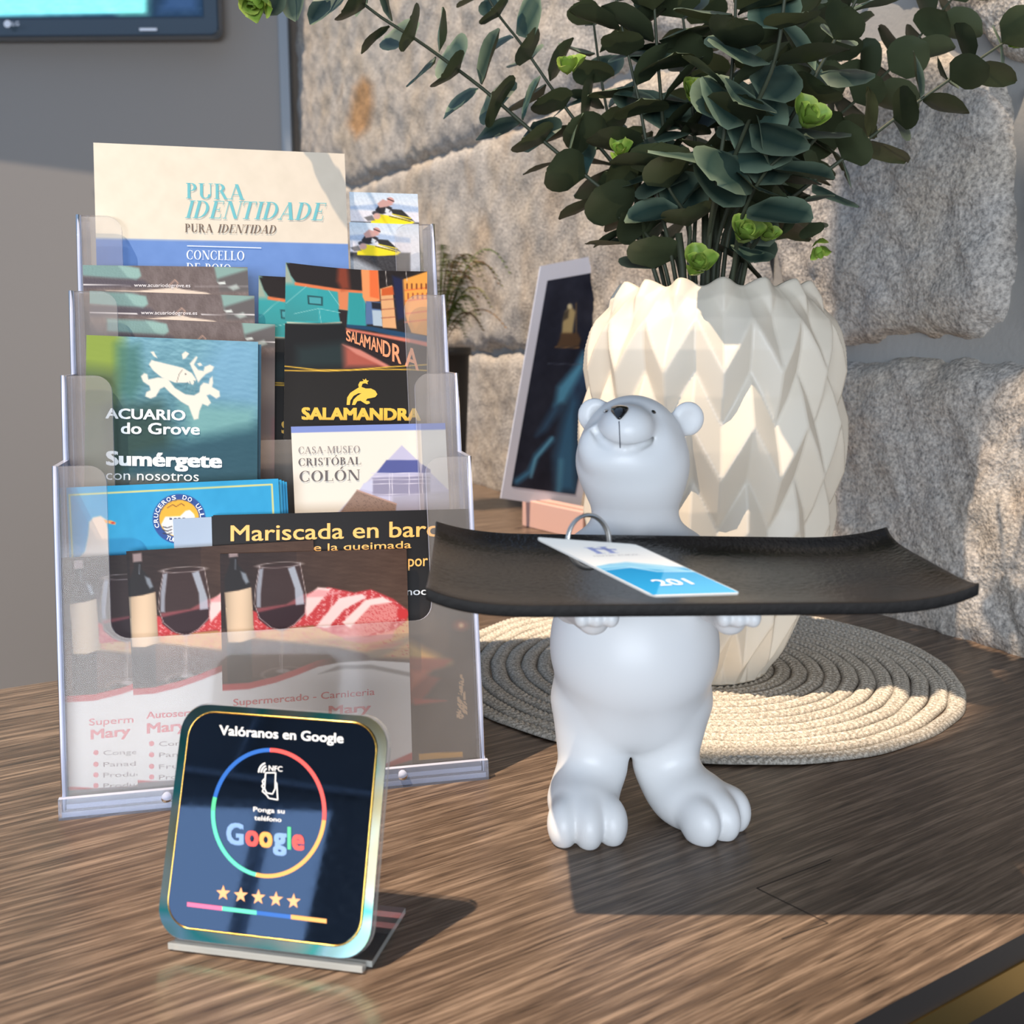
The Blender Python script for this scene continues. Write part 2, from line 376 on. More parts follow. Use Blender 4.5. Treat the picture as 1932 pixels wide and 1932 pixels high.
# ---- plastered grey wall with the screen
GW = plain('grey_plaster', (152, 146, 140), .75, bump=.12, bscale=400)
YL = 2.95
wl = root('wall_left', (-1.2, YL, .2), 'smooth grey painted wall at the far end', None, kind='structure')
xr = on_Y(534, 300, YL)[0]
box('panel', (-5.2, YL, -1.05), (5.2 + xr, 0, 0), (0, .12, 0), (0, 0, 3.1), GW, wl)
t1 = box('trim_1', (xr + .0, YL - .008, -1.05), (.026, 0, 0), (0, .05, 0), (0, 0, 3.1), plain('pale_edge_profile', (150, 158, 166), .45), None, .002); tag(t1, kind='structure')
t2 = box('trim_2', (xr + .026, YL + .03, -1.05), (.30, 0, 0), (0, .05, 0), (0, 0, 3.1), plain('brown_joint', (112, 100, 88), .8, bump=.4, bscale=60), None); tag(t2, kind='structure')
fl = box('floor', (-5.2, -3, -1.10), (8.5, 0, 0), (0, 6.2, 0), (0, 0, .05), plain('dark_floor_tile', (62, 58, 54), .4), None); tag(fl, kind='structure')
# ceiling: solid beyond a slanting edge, a glazed strip over the counter lets the sun in
CEIL = plain('dark_ceiling', (70, 72, 76), .8)
ZC = 1.9
def back_to_ceiling(P): P = np.asarray(P, float); s = (ZC - P[2]) / -SUN[2]; return P - np.array(SUN) * s
e1 = back_to_ceiling(on_Y(0, 203, YL)); e2 = back_to_ceiling(on_Y(530, 288, YL))
ed = (e2 - e1) / (e2[0] - e1[0])
def edge_at(x): p = e1 + ed * (x - e1[0]); return (x, p[1], ZC)
ceil = root('ceiling', (0, 0, ZC), 'dark ceiling with an open glazed strip over the counter, plus added shade panels', None, kind='structure')
prism('overhead_shade_panel', [edge_at(-3.2), edge_at(2.6), (2.6, 3.2, ZC), (-3.2, 3.2, ZC)], (0, 0, .12), CEIL, ceil)
prism('overhead_shade_panel', [(-.05, -3, ZC), (2.6, -3, ZC), edge_at(2.6), edge_at(-.05)], (0, 0, .12), CEIL, ceil)
prism('overhead_shade_panel', [(-3.2, -3, ZC), (-.05, -3, ZC), (-.05, -.9, ZC), (-3.2, -.9, ZC)], (0, 0, .12), CEIL, ceil)
# back wall behind the camera with a wide window
WB = plain('room_wall_dark', (112, 116, 120), .8)
wb = root('wall_back', (0, -3, 0), 'shaded wall behind the viewer around a wide window', None, kind='structure')
box('wall_panel', (-4.4, -3, -1.05), (7.2, 0, 0), (0, -.15, 0), (0, 0, .75), WB, wb)
box('wall_panel', (-4.4, -3, .98), (7.2, 0, 0), (0, -.15, 0), (0, 0, 1.1), WB, wb)
box('wall_panel', (-2.15, -3, -.30), (.40, 0, 0), (0, -.15, 0), (0, 0, 1.28), WB, wb)
box('wall_panel', (1.15, -3, -.30), (1.65, 0, 0), (0, -.15, 0), (0, 0, 1.28), WB, wb)
win = root('window_1', (0, -3, 0), 'wide window behind the viewer with pale frame bars', None, kind='structure')
FR = plain('window_frame_paint', (150, 162, 176), .4)
for x in (-1.75, -.9, .1, 1.10):
    box('frame_bar', (x, -3.02, -.30), (.05, 0, 0), (0, -.06, 0), (0, 0, 1.28), FR, win, .004)
win2 = root('window_2', (-3.2, -3, 0), 'tall left window behind the viewer showing blue sky', None, kind='structure')
box('frame_bar', (-2.5, -2.99, -.30), (.05, 0, 0), (0, -.06, 0), (0, 0, 1.28), FR, win2, .004)
box('frame_bar', (-4.4, -2.94, 1.22), (2.6, 0, -.24), (0, -.03, 0), (0, 0, .022), FR, win2, .004)
box('frame_bar', (-2.66, -2.94, 1.08), (.02, 0, 0), (0, -.03, 0), (.10, 0, .42), FR, win2, .004)
# unseen panel added at ceiling height, outlined to shade the bear and counter end
shade_px = [(1112, 1412), (1300, 1432), (1560, 1428), (1740, 1400), (1850, 1330), (1880, 1250), (2150, 1250), (2150, 1660), (1932, 1650), (1600, 1680), (1413, 1690), (1112, 1690)]
prism('overhead_shade_panel', [back_to_ceiling(on_z(*q)) for q in shade_px], (0, 0, .03), CEIL, ceil)

wall_px = [(1592, 520), (1610, 400), (1680, 330), (1780, 285), (1880, 300), (1960, 380), (1960, 760), (1890, 900), (1850, 1010), (1836, 1130), (1760, 1165), (1600, 1120), (1585, 800)]
prism('overhead_shade_panel', [back_to_ceiling(on_plane(*q, stB, WN)) for q in wall_px], (0, 0, .03), CEIL, ceil)  # second added panel, cut to deepen the bouquet's shade on the stone wall

# ================================================================ COUNTER
def wood_mat():
    m, t, b = nt('brown_oak_laminate'); N, L = t.nodes, t.links
    tc = N.new('ShaderNodeTexCoord'); mp = N.new('ShaderNodeMapping')
    mp.inputs['Rotation'].default_value = (0, 0, -math.atan2(.552, .834)); L.new(tc.outputs['Object'], mp.inputs['Vector'])
    ms = N.new('ShaderNodeVectorMath'); ms.operation = 'MULTIPLY'; ms.inputs[1].default_value = (1, 26, 1); L.new(mp.outputs[0], ms.inputs[0])
    warp = N.new('ShaderNodeTexNoise'); warp.inputs['Scale'].default_value = 5; warp.inputs['Detail'].default_value = 2; L.new(mp.outputs[0], warp.inputs['Vector'])
    wm = N.new('ShaderNodeVectorMath'); wm.operation = 'MULTIPLY_ADD'; wm.inputs[1].default_value = (0, .16, 0)
    L.new(warp.outputs['Color'], wm.inputs[0]); L.new(ms.outputs[0], wm.inputs[2])
    g = N.new('ShaderNodeTexNoise'); g.inputs['Scale'].default_value = 11; g.inputs['Detail'].default_value = 7; g.inputs['Roughness'].default_value = .66; g.inputs['Distortion'].default_value = .1
    L.new(wm.outputs[0], g.inputs['Vector'])
    f = N.new('ShaderNodeTexNoise'); f.inputs['Scale'].default_value = 34; f.inputs['Detail'].default_value = 4
    L.new(wm.outputs[0], f.inputs['Vector'])
    r = N.new('ShaderNodeValToRGB'); e = r.color_ramp.elements
    e[0].position = .30; e[0].color = (*lin((70, 57, 47)), 1); e[1].position = .68; e[1].color = (*lin((152, 131, 112)), 1)
    k = e.new(.47); k.color = (*lin((94, 77, 63)), 1)
    L.new(g.outputs['Fac'], r.inputs[0])
    r2 = N.new('ShaderNodeValToRGB'); r2.color_ramp.elements[0].position = .36; r2.color_ramp.elements[1].position = .46
    r2.color_ramp.elements[0].color = (*lin((95, 85, 78)), 1); r2.color_ramp.elements[1].color = (1, 1, 1, 1); L.new(f.outputs['Fac'], r2.inputs[0])
    mx = N.new('ShaderNodeMix'); mx.data_type = 'RGBA'; mx.blend_type = 'MULTIPLY'; mx.inputs[0].default_value = .6
    L.new(r.outputs[0], mx.inputs[6]); L.new(r2.outputs[0], mx.inputs[7]); L.new(mx.outputs[2], b.inputs['Base Color'])
    b.inputs['Roughness'].default_value = .33; b.inputs['Specular IOR Level'].default_value = .32
    bp = N.new('ShaderNodeBump'); bp.inputs['Strength'].default_value = .35; bp.inputs['Distance'].default_value = .0006
    L.new(f.outputs['Fac'], bp.inputs['Height']); L.new(bp.outputs[0], b.inputs['Normal'])
    return m
WOOD = wood_mat()
ra, rb = on_z(1609, 1932), on_z(1932, 1761); la, lb = on_z(0, 1318), on_z(107, 1302)
dr = unit(rb - ra); dl = unit(lb - la)
R0 = ra - dr * .9; R1 = rb + dr * 1.0
# keep the right end against the stone wall
den = np.cross(dr[:2], WD[:2]); s = np.cross((stB - ra)[:2], WD[:2]) / den; R1 = ra + dr * s + np.array([0, 0, 0.])
L0 = la - dl * .6; L1 = la + dl * .30
A1 = stA + WD * .06; A1b = A1 + np.array([-.22, -.06, 0])
R1i = R1 + WN * .0; A1i = A1 + WN * .0
ctr = root('counter', (.1, .6, 0), 'dark brown wood-grain reception counter top with a brass edge strip', 'counter')
outline = [R0, R1i, A1i, A1b, L1 + np.array([.02, .05, 0]), L0]
TT = .0125
prism('countertop', [np.array([p[0], p[1], -TT]) for p in outline], (0, 0, TT), WOOD, ctr, edge_mat=plain('dark_edge_band', (46, 40, 36), .45))
nr = np.array([dr[1], -dr[0], 0])
box('brass_strip', R0 + nr * .001 + np.array([0, 0, -TT - .014]), dr * np.linalg.norm(R1 - R0), -nr * .01, (0, 0, .014), plain('brushed_brass', (206, 168, 96), .3, metal=1), ctr)
box('front_panel', R0 + nr * -.018 + np.array([0, 0, -1.04]), dr * np.linalg.norm(R1 - R0), -nr * .02, (0, 0, 1.04 - TT), plain('dark_front_panel', (40, 34, 30), .5), ctr)
box('side_panel', L0 + np.array([.02, .0, -1.04]), dl * .8, np.array([dl[1], -dl[0], 0]) * .02, (0, 0, 1.04 - TT), plain('dark_side_panel', (44, 38, 34), .5), ctr)

SEAM = plain('board_seam', (40, 32, 26), .7)
for a, b in (((1428, 1676), (1562, 1742)), ((1428, 1676), (1568, 1622)), ((1562, 1742), (1475, 1772))):
    A, B = on_z(*a), on_z(*b); e = unit(B - A); n_ = np.array([-e[1], e[0], 0]) * .0003
    box('board_seam', A - n_, B - A, n_ * 2, (0, 0, .00012), SEAM, ctr)

# ================================================================ TELEVISION
TVY = 2.86
tv = root('television', (-1.2, TVY, .95), 'flat screen television on the grey wall showing turquoise water, corner of it in view', 'television')
pbr = on_Y(413, 66, TVY); vx = unit([-1, .03, 0]); vz = np.array([0, 0, 1.])
def tvp(u, v, d=0): return pbr + vx * u + vz * v + np.array([0, -1, 0]) * d
BZ = plain('glossy_black_bezel', (52, 66, 80), .12, coat=.5)
out = [tvp(u, v - (.006 * math.sin(min(u, .9) / .9 * math.pi))) for u, v in rrect(1.02, .60, .022)]
prism('bezel', out, (0, .045, 0), BZ, tv, .004)
box('mount', tvp(.40, .15) + np.array([0, .045, 0]), vx * .2, (0, YL - TVY - .045, 0), (0, 0, .25), plain('mount_black', (30, 30, 32), .5), tv)
U, Vv = np.meshgrid(np.linspace(.038, .982, 120), np.linspace(.046, .56, 80), indexing='ij')
W = pbr + U[..., None] * vx + Vv[..., None] * vz + np.array([0, -.0012, 0]); pp = proj(W.reshape(-1, 3))
p = Paint(pp, (20, 40, 60)); p.poly([(-600, -900), (262, -900), (275, 24), (-600, 44)], (120, 218, 226), 3).poly([(180, -200), (270, -200), (275, 26), (230, 26)], (120, 214, 190), 16, .7)
p.noise(40, 8, 4, (1, 3)).poly([(330, -60), (375, -60), (372, 22), (300, 24)], (44, 70, 108), 12, .8)
mk('screen', W.reshape(-1, 3), grid_faces(120, 80)[:, ::-1], printed('lit_screen', .2, .85), tv, col=lin(np.clip(p.c, 0, 255)))
def puttv(x, y): return on_plane(x, y, tvp(0, 0, .0022), (0, 1, 0))
LOGO = ink((190, 205, 225))
mk('logo_disc', [puttv(14 + 7 * math.cos(a), 45 + 7 * math.sin(a)) for a in np.linspace(0, 6.283, 20)[:-1]], [tuple(range(19))], LOGO, tv)
lay_text('lettering', text_polys('LG', .01), (23, 49), (36, 48), 8, puttv, LOGO, tv)
mk('standby_mark', [puttv(263, 53), puttv(296, 53), puttv(296, 58), puttv(263, 58)], [(0, 1, 2, 3)], LOGO, tv)
# ================================================================ BROCHURE RACK
hb = on_z(117, 1543); he = on_z(917, 1466); HW = np.linalg.norm(he - hb)
HX = unit(he - hb); HY = np.array([-HX[1], HX[0], 0]); HZ = np.array([0, 0, 1.])
def H(x, y, z): return hb + HX * x + HY * y + HZ * z
TIER = [(.038, .178), (.078, .224), (.120, .272), (.162, .320)]; SL = .213       # y and z of each lip top; backward slope
SD = unit(HY * SL + HZ); SN = np.cross(SD, HX)                                    # up the slope; SN faces the viewer
if SN[1] > 0: SN = -SN
def tier_pt(k, px, py, off=0): return on_plane(px, py, H(0, *TIER[k]) - SN * off, SN)
def tier_xs(k, P): d = P - H(0, *TIER[k]); return np.dot(d, HX), np.dot(d, SD)

def acrylic(name, haze, tint=(232, 236, 246)):
    m, t, b = nt(name); N, L = t.nodes, t.links; N.remove(b)
    out = N['Material Output']; tr = N.new('ShaderNodeBsdfTransparent'); tr.inputs[0].default_value = (.97, .975, .985, 1)
    df = N.new('ShaderNodeBsdfDiffuse'); df.inputs[0].default_value = (*lin(tint), 1)
    gl = N.new('ShaderNodeBsdfGlossy'); gl.inputs['Roughness'].default_value = .06
    tc = N.new('ShaderNodeTexCoord'); nz = N.new('ShaderNodeTexNoise'); nz.inputs['Scale'].default_value = 18; nz.inputs['Detail'].default_value = 3
    L.new(tc.outputs['Object'], nz.inputs['Vector'])
    mr = N.new('ShaderNodeMapRange'); mr.inputs['From Min'].default_value = .3; mr.inputs['From Max'].default_value = .7
    mr.inputs['To Min'].default_value = haze * .8; mr.inputs['To Max'].default_value = haze * 1.2; L.new(nz.outputs['Fac'], mr.inputs['Value'])
    m1 = N.new('ShaderNodeMixShader'); L.new(mr.outputs[0], m1.inputs[0]); L.new(tr.outputs[0], m1.inputs[1]); L.new(df.outputs[0], m1.inputs[2])
    fr = N.new('ShaderNodeFresnel'); fr.inputs[0].default_value = 1.2
    m2 = N.new('ShaderNodeMixShader'); L.new(fr.outputs[0], m2.inputs[0]); L.new(m1.outputs[0], m2.inputs[1]); L.new(gl.outputs[0], m2.inputs[2])
    L.new(m2.outputs[0], out.inputs[0]); return m
ACR = acrylic('clear_acrylic', .10, (255, 240, 226)); ACE = acrylic('acrylic_edge', .6, (222, 228, 250)); ACS = acrylic('acrylic_side', .14, (214, 224, 250))
rack = root('brochure_rack', tuple(H(HW / 2, .08, 0)), 'clear acrylic four-tier leaflet rack full of brochures on the counter', 'leaflet rack')
def pol(k, xs): return [H(0, *TIER[k]) + HX * x + SD * s for x, s in xs]
LW = .0265; PT = .0028
fy, fz = TIER[0]; s_of = lambda z, k: (z - TIER[k][1]) / SD[2]
for k in range(4):
    yk, zk = TIER[k]
    smin = s_of(0, 0) if k == 0 else s_of(zk - .172, k)
    cut = [tier_xs(0, tier_pt(0, 215, 1206))[1], tier_xs(0, tier_pt(0, 800, 1170))[1]] if k == 0 else [s_of(zk - .088, k)] * 2
    r = .009; o = []
    x0, x1 = 0, HW
    o += [(x0, smin), (x1, smin), (x1, 0)]
    for a in np.linspace(90, 180, 7): o.append((x1 - LW + r + r * math.cos(math.radians(a)), -r + r * math.sin(math.radians(a))))
    for a in np.linspace(0, -90, 7): o.append((x1 - LW - r + r * math.cos(math.radians(a)), cut[1] + r + r * math.sin(math.radians(a))))
    for a in np.linspace(-90, -180, 7): o.append((LW + r + r * math.cos(math.radians(a)), cut[0] + r + r * math.sin(math.radians(a))))
    for a in np.linspace(0, 90, 7): o.append((LW - r + r * math.cos(math.radians(a)), -r + r * math.sin(math.radians(a))))
    o += [(x0, 0)]
    fp = prism('front_panel', pol(k, o), -SN * PT, ACR, rack, edge_mat=ACE)
    # pocket side walls and floor
    yn = TIER[k + 1][0] if k < 3 else yk + .040; zt = zk
    for xx in (0, HW - PT):
        prism('side_wall', [H(xx, yk - SL * min(.17, zk), zk - min(.17, zk)), H(xx, yk, zk), H(xx, yn - .004 + (0 if k < 3 else 0), zk), H(xx, yn - .004 - SL * min(.17, zk), zk - min(.17, zk))], HX * PT, ACS, rack, edge_mat=ACE)
    zf = .004 if k == 0 else zk - .170
    yf = yk - SL * (zk - zf)
    prism('pocket_floor', [H(0, yf, zf), H(HW, yf, zf), H(HW, yf + .038, zf), H(0, yf + .038, zf)], (0, 0, .0025), ACS, rack, edge_mat=ACE)
prism('back_panel', [H(0, .165, 0), H(HW, .165, 0), H(HW, .215, .325), H(0, .215, .325)], HY * .003, ACR, rack, edge_mat=ACE)
prism('base_plate', [H(0, 0, .0), H(HW, 0, .0), H(HW, .168, .0), H(0, .168, .0)], (0, 0, .0028), ACS, rack, edge_mat=ACE)
# base front rail of clear plastic with two moulded studs
prism('front_rail', [H(-.001, -.0035, .0), H(HW + .001, -.0035, .0), H(HW + .001, -.0035 + .0022, .0105), H(-.001, -.0035 + .0022, .0105)], HY * .003, ACS, rack, edge_mat=ACE)
for xx in (.052, .176):
    V, Fc = tube_vf([H(xx, -.004, .007), H(xx, .002, .0072)], .0026, 10); mk('stud', V, Fc, ACE, rack, smooth=True)
# outer rims that catch the light, one per edge of each tier
for k in range(4):
    yk, zk = TIER[k]; dz = .172 if k else zk
    for xx, sg in ((.0012, 1), (HW - .0012, -1)):
        tube('edge_rim', [H(xx, yk - SL * dz * t, zk - dz * t) for t in np.linspace(0, .98, 6)], .0014, ACE, rack, 6)

# ---------------------------------------------------------------- brochures
class Leaf:
    """A leaflet standing in a pocket: plane of tier k, off metres behind the pocket front, corners read at its top."""
    def __init__(s, name, k, off, tl, tr, zbot, label, group, cell=.0006, sag=None, thick=.0008, paper=None, paint=None, base=(255, 255, 255), drop=None):
        s.k, s.off = k, off; A, B = tier_pt(k, *tl, off), tier_pt(k, *tr, off)
        ux = unit(B - A); dn = unit(np.cross(SN, ux)); dn = -dn if dn[2] > 0 else dn
        s.w = np.linalg.norm(B - A); s.h = drop or (zbot - A[2]) / dn[2]; s.A, s.ux, s.dn = A, ux, dn
        s.root = root(name, tuple(A + ux * s.w / 2 + dn * s.h), label, 'leaflet', group)
        nu, nv = int(s.w / cell) + 2, int(s.h / cell) + 2
        U, V = np.meshgrid(np.linspace(0, s.w, nu), np.linspace(0, s.h, nv), indexing='ij')
        W = A + U[..., None] * ux + V[..., None] * dn
        if sag is not None:
            sg = sag(U / s.w) * np.clip(1 - V / .05, 0, 1); W = W + sg[..., None] * dn
        W = W.reshape(-1, 3); p = Paint(proj(W), base); paint(p)
        mk('cover', W, grid_faces(nu, nv), PRINT, s.root, col=lin(np.clip(p.c, 0, 255)) * .86)
        bk = -SN * .00015; sg0 = 0 if sag is None else .004
        box('pages', A + bk + dn * sg0, ux * s.w, dn * (s.h - sg0), -SN * thick, paper or PAPER, s.root)
    def put(s, x, y): return on_plane(x, y, s.A + SN * .0003, SN)
    def text(s, t, p0, p1, h, col, bold=.012, **kw): return lay_text('lettering', text_polys(t, bold), p0, p1, h, s.put, ink(col), s.root, **kw)
    def serif(s, t, p0, p1, h, col, it=999): return lay_text('lettering', serif_polys(t, it), p0, p1, h, s.put, ink(col), s.root, cap=1.0)
    def shape(s, name, pts, col):
        return mk(name, [s.put(*q) for q in pts], [tuple(range(len(pts)))], ink(col), s.root)
FL = [.0085, .058, .106, .154]

# --- PURA IDENTIDADE, back tier
def paint_pura(p):
    p.grad((170, 300), (650, 320), (240, 228, 205), (232, 216, 194))
    p.poly([(100, 448), (720, 462), (720, 900), (100, 900)], (112, 146, 204), .8); p.noise(60, 3, 2)
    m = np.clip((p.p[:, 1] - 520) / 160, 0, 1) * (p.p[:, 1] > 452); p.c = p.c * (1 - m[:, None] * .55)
L = Leaf('brochure', 3, .006, (176, 269), (650, 290), FL[3], 'tall cream and blue brochure titled PURA IDENTIDADE at the top of the rack', None, .0010, paint=paint_pura, thick=.003)
TEAL = (110, 182, 186)
L.serif('PURA', (351, 374), (462, 377), 29, TEAL); L.serif('IDENTIDADE', (349, 411), (616, 416), 33, TEAL, 0)
L.serif('PURA IDENTIDAD', (349, 438), (521, 441), 16, (110, 92, 78), 5)
L.shape('rule', [(353, 463), (493, 467), (493, 468.6), (353, 464.6)], (232, 236, 244))
L.serif('CONCELLO', (352, 489), (461, 491), 17, (236, 240, 246)); L.serif('DE POIO', (352, 513), (436, 516), 17, (236, 240, 246))

# --- jet ski cards, back tier right
def paint_jet(dx, dy):
    def f(p):
        q = Paint(p.p - (dx, dy), (226, 230, 236)); 
        q.grad((0, 362), (0, 400), (206, 220, 232), (236, 234, 236)).poly([(640, 390), (700, 386), (740, 384), (800, 392), (800, 402), (640, 394)], (176, 192, 216), 2)
        q.poly([(640, 396), (800, 402), (800, 420), (640, 420)], (232, 226, 230), 3)
        q.poly([(640, 418), (800, 420), (800, 520), (640, 520)], (64, 62, 64), 2).poly([(640, 422), (700, 432), (740, 452), (760, 470), (740, 478), (640, 470)], (168, 172, 178), 6).noise(7, 9, 5)
        q.poly([(700, 418), (716, 404), (740, 408), (765, 413), (782, 419), (776, 424), (740, 426), (700, 424)], (248, 222, 40), 1)
        q.poly([(736, 394), (758, 396), (782, 418), (770, 414), (742, 405)], (52, 50, 48), 1).line([(740, 404), (775, 412)], 2, (240, 216, 60), .6).line([(735, 408), (775, 418)], 1.6, (60, 56, 50), .6)
        q.poly([(708, 396), (714, 388), (728, 386), (740, 392), (736, 400), (722, 404), (710, 402)], (52, 48, 52), 1)
        q.poly([(712, 384), (722, 376), (734, 380), (742, 386), (730, 390), (716, 392)], (206, 160, 150), 1)
        q.ell(737, 378, 7, 5.5, (214, 156, 146), 1, rot=.5).line([(731, 375), (743, 380)], 2, (60, 50, 50), .6)
        q.ell(708, 402, 6, 4, (70, 66, 72), 1).ell(711, 408, 7, 6, (212, 168, 156), 1).poly([(687, 410), (702, 406), (708, 416), (694, 417)], (120, 116, 116), 1.2)
        q.poly([(728, 392), (736, 396), (732, 404), (726, 400)], (226, 226, 226), 1)
        p.c = q.c
    return f
L = Leaf('leaflet', 3, .0100, (659, 362), (788, 366), .21, 'small water scooter leaflet standing higher behind its twin at the rack top', 'water scooter leaflets', .0005, paint=paint_jet(0, 0))
L = Leaf('leaflet', 3, .0085, (659, 419), (790, 424), .20, 'small water scooter leaflet in front, half behind the clear side lip', 'water scooter leaflets', .0005, paint=paint_jet(-26, 57))

# --- aquarium leaflets
def paint_aq_back(dx, dy):
    def f(p):
        q = Paint(p.p - (dx, dy), (118, 104, 100)); q.noise(30, 10, 6)
        q.poly([(150, 496), (235, 500), (262, 508), (265, 520), (256, 528), (215, 526), (150, 520)], (128, 158, 152), 3).poly([(222, 500), (262, 506), (266, 520), (256, 530), (240, 522)], (150, 182, 172), 2)
        q.poly([(150, 522), (270, 528), (285, 540), (150, 545)], (92, 84, 90), 4).noise(5, 6, 8)
        q.poly([(404, 502), (470, 506), (470, 512), (436, 522), (410, 532)], (140, 170, 160), 2).poly([(410, 526), (470, 508), (470, 550), (415, 550)], (104, 98, 96), 3)
        q.line([(318, 540), (330, 528), (336, 534), (332, 544)], 2, (196, 160, 140), 1)
        q.poly([(200, 548), (260, 549), (312, 544), (330, 542), (345, 546), (390, 552), (400, 556), (330, 555), (250, 554)], (226, 206, 186), 1)
        q.poly([(410, 533), (424, 531), (426, 536), (414, 537)], (220, 222, 214), 1).poly([(430, 542), (446, 536), (452, 544), (440, 548)], (170, 178, 170), 2)
        q.line([(156, 537), (246, 539)], 1.3, (238, 230, 226), .6).line([(367, 540), (500, 541)], 1.3, (238, 230, 226), .6)
        q.poly([(100, 560), (520, 566), (520, 720), (100, 720)], (96, 88, 90), 8).poly([(430, 590), (540, 600), (540, 660), (430, 650)], (120, 112, 110), 20).poly([(470, 690), (540, 690), (540, 800), (470, 800)], (120, 66, 78), 14).poly([(100, 800), (540, 800), (540, 1100), (100, 1100)], (58, 40, 44), 20)
        p.c = q.c
    return f
for nm, off, tl, tr, d, lab in (
    ('leaflet', .0125, (156, 500), (467, 504), (0, 0), 'folded aquarium leaflet with web address, rearmost and highest of its stack'),
    ('leaflet', .0105, (169, 548), (480, 558), (13, 53), 'folded aquarium leaflet with web address, second from the back of its stack'),
    ('leaflet', .0085, (198, 598), (519, 612), (52, 105), 'folded aquarium leaflet right behind the green ACUARIO cover, sticking out right')):
    L = Leaf(nm, 2, off, tl, tr, FL[2], lab, 'aquarium leaflets', .0007, paint=paint_aq_back(*d))
    if d[0] < 40: L.text('www.acuariodogrove.es', (253 + d[0], 541 + d[1] * .98), (359 + d[0], 542 + d[1] * .98), 7, (236, 228, 224), 0)
def paint_aq(p):
    p.grad((300, 630), (330, 905), (120, 168, 182), (60, 104, 110)); p.noise(16, 16, 11, (.35, 1.6), (1, 1, .9)).noise(6, 7, 12, (.3, 2))
    p.poly([(420, 630), (500, 640), (500, 780), (400, 760), (380, 690)], (128, 176, 206), 26, .7)
    p.poly([(150, 600), (232, 620), (228, 700), (212, 760), (150, 800)], (142, 160, 60), 16, .95).poly([(150, 690), (225, 700), (230, 950), (150, 950)], (84, 100, 70), 16, .9)
    p.poly([(218, 650), (262, 650), (270, 720), (250, 760), (222, 740)], (62, 110, 96), 12, .7).poly([(205, 770), (300, 760), (320, 800), (330, 860), (205, 900)], (38, 62, 52), 18, .85)
    p.poly([(340, 760), (480, 770), (480, 820), (360, 830)], (126, 176, 172), 14, .8).poly([(330, 838), (500, 800), (500, 960), (200, 960), (260, 860)], (36, 76, 90), 16, .85)
    p.poly([(215, 900), (300, 893), (360, 905), (360, 930), (215, 930)], (150, 128, 110), 8, .5)
    W = (242, 230, 212)
    p.poly([(286, 679), (292, 681), (345, 694), (362, 704), (370, 716), (364, 726), (352, 722), (340, 722), (330, 722), (305, 712), (290, 700), (281, 688)], W, 1.2)
    p.poly([(272, 704), (278, 706), (280, 716), (298, 712), (316, 714), (330, 732), (350, 744), (366, 746), (376, 740), (378, 728), (384, 722), (394, 724), (396, 714), (401, 710), (402, 722), (400, 730), (414, 738), (415, 748), (408, 752), (396, 744), (390, 746), (398, 760), (392, 766), (382, 762), (376, 776), (374, 790), (366, 792), (362, 782), (356, 766), (342, 758), (322, 742), (310, 730), (302, 734), (294, 748), (284, 752), (274, 748), (276, 740), (284, 736), (282, 728), (270, 720), (266, 710)], W, 1.4)
    p.poly([(358, 686), (370, 672), (373, 674), (366, 688), (374, 698), (384, 700), (386, 692), (396, 688), (404, 692), (400, 700), (388, 706), (380, 714), (374, 722), (368, 708)], W, 1.4)
    p.poly([(343, 668), (350, 663), (357, 667), (350, 676), (345, 678)], W, 1).poly([(372, 686), (378, 684), (382, 689), (376, 691)], W, 1).poly([(284, 664), (290, 663), (297, 676), (290, 672)], W, 1)
    p.line([(344, 698), (338, 706), (334, 720)], 1.2, (130, 124, 112), .7).line([(346, 728), (354, 722), (350, 736)], 2, (90, 130, 140), 1).line([(358, 720), (362, 732), (358, 742)], 1.6, (110, 146, 154), .8).line([(366, 718), (369, 728), (366, 740)], 1.6, (110, 146, 154), .8)
    p.ell(350, 706, 1.6, 1.6, (110, 110, 104), .6)
L = Leaf('leaflet', 1, .0065, (170, 637), (493, 650), FL[1], 'aquarium leaflet with dark edge just behind the green ACUARIO cover', 'aquarium leaflets', .002, paint=lambda p: p.grad((0, 640), (0, 950), (70, 110, 130), (24, 54, 62)))
L = Leaf('leaflet', 1, .0052, (163, 632), (487, 645), FL[1], 'green and blue water leaflet printed ACUARIO do Grove with a white squid', 'aquarium leaflets', .0005, paint=paint_aq)
WH = (240, 240, 236)
L.text('ACUARIO', (199, 789), (350, 793), 19, WH, .028); L.text('do Grove', (228, 818), (377, 820), 21, WH, .024)
L.text('Sumérgete', (200, 877), (419, 882), 26, WH, .042); L.text('con nosotros', (200, 905), (375, 908), 19, WH, .0)

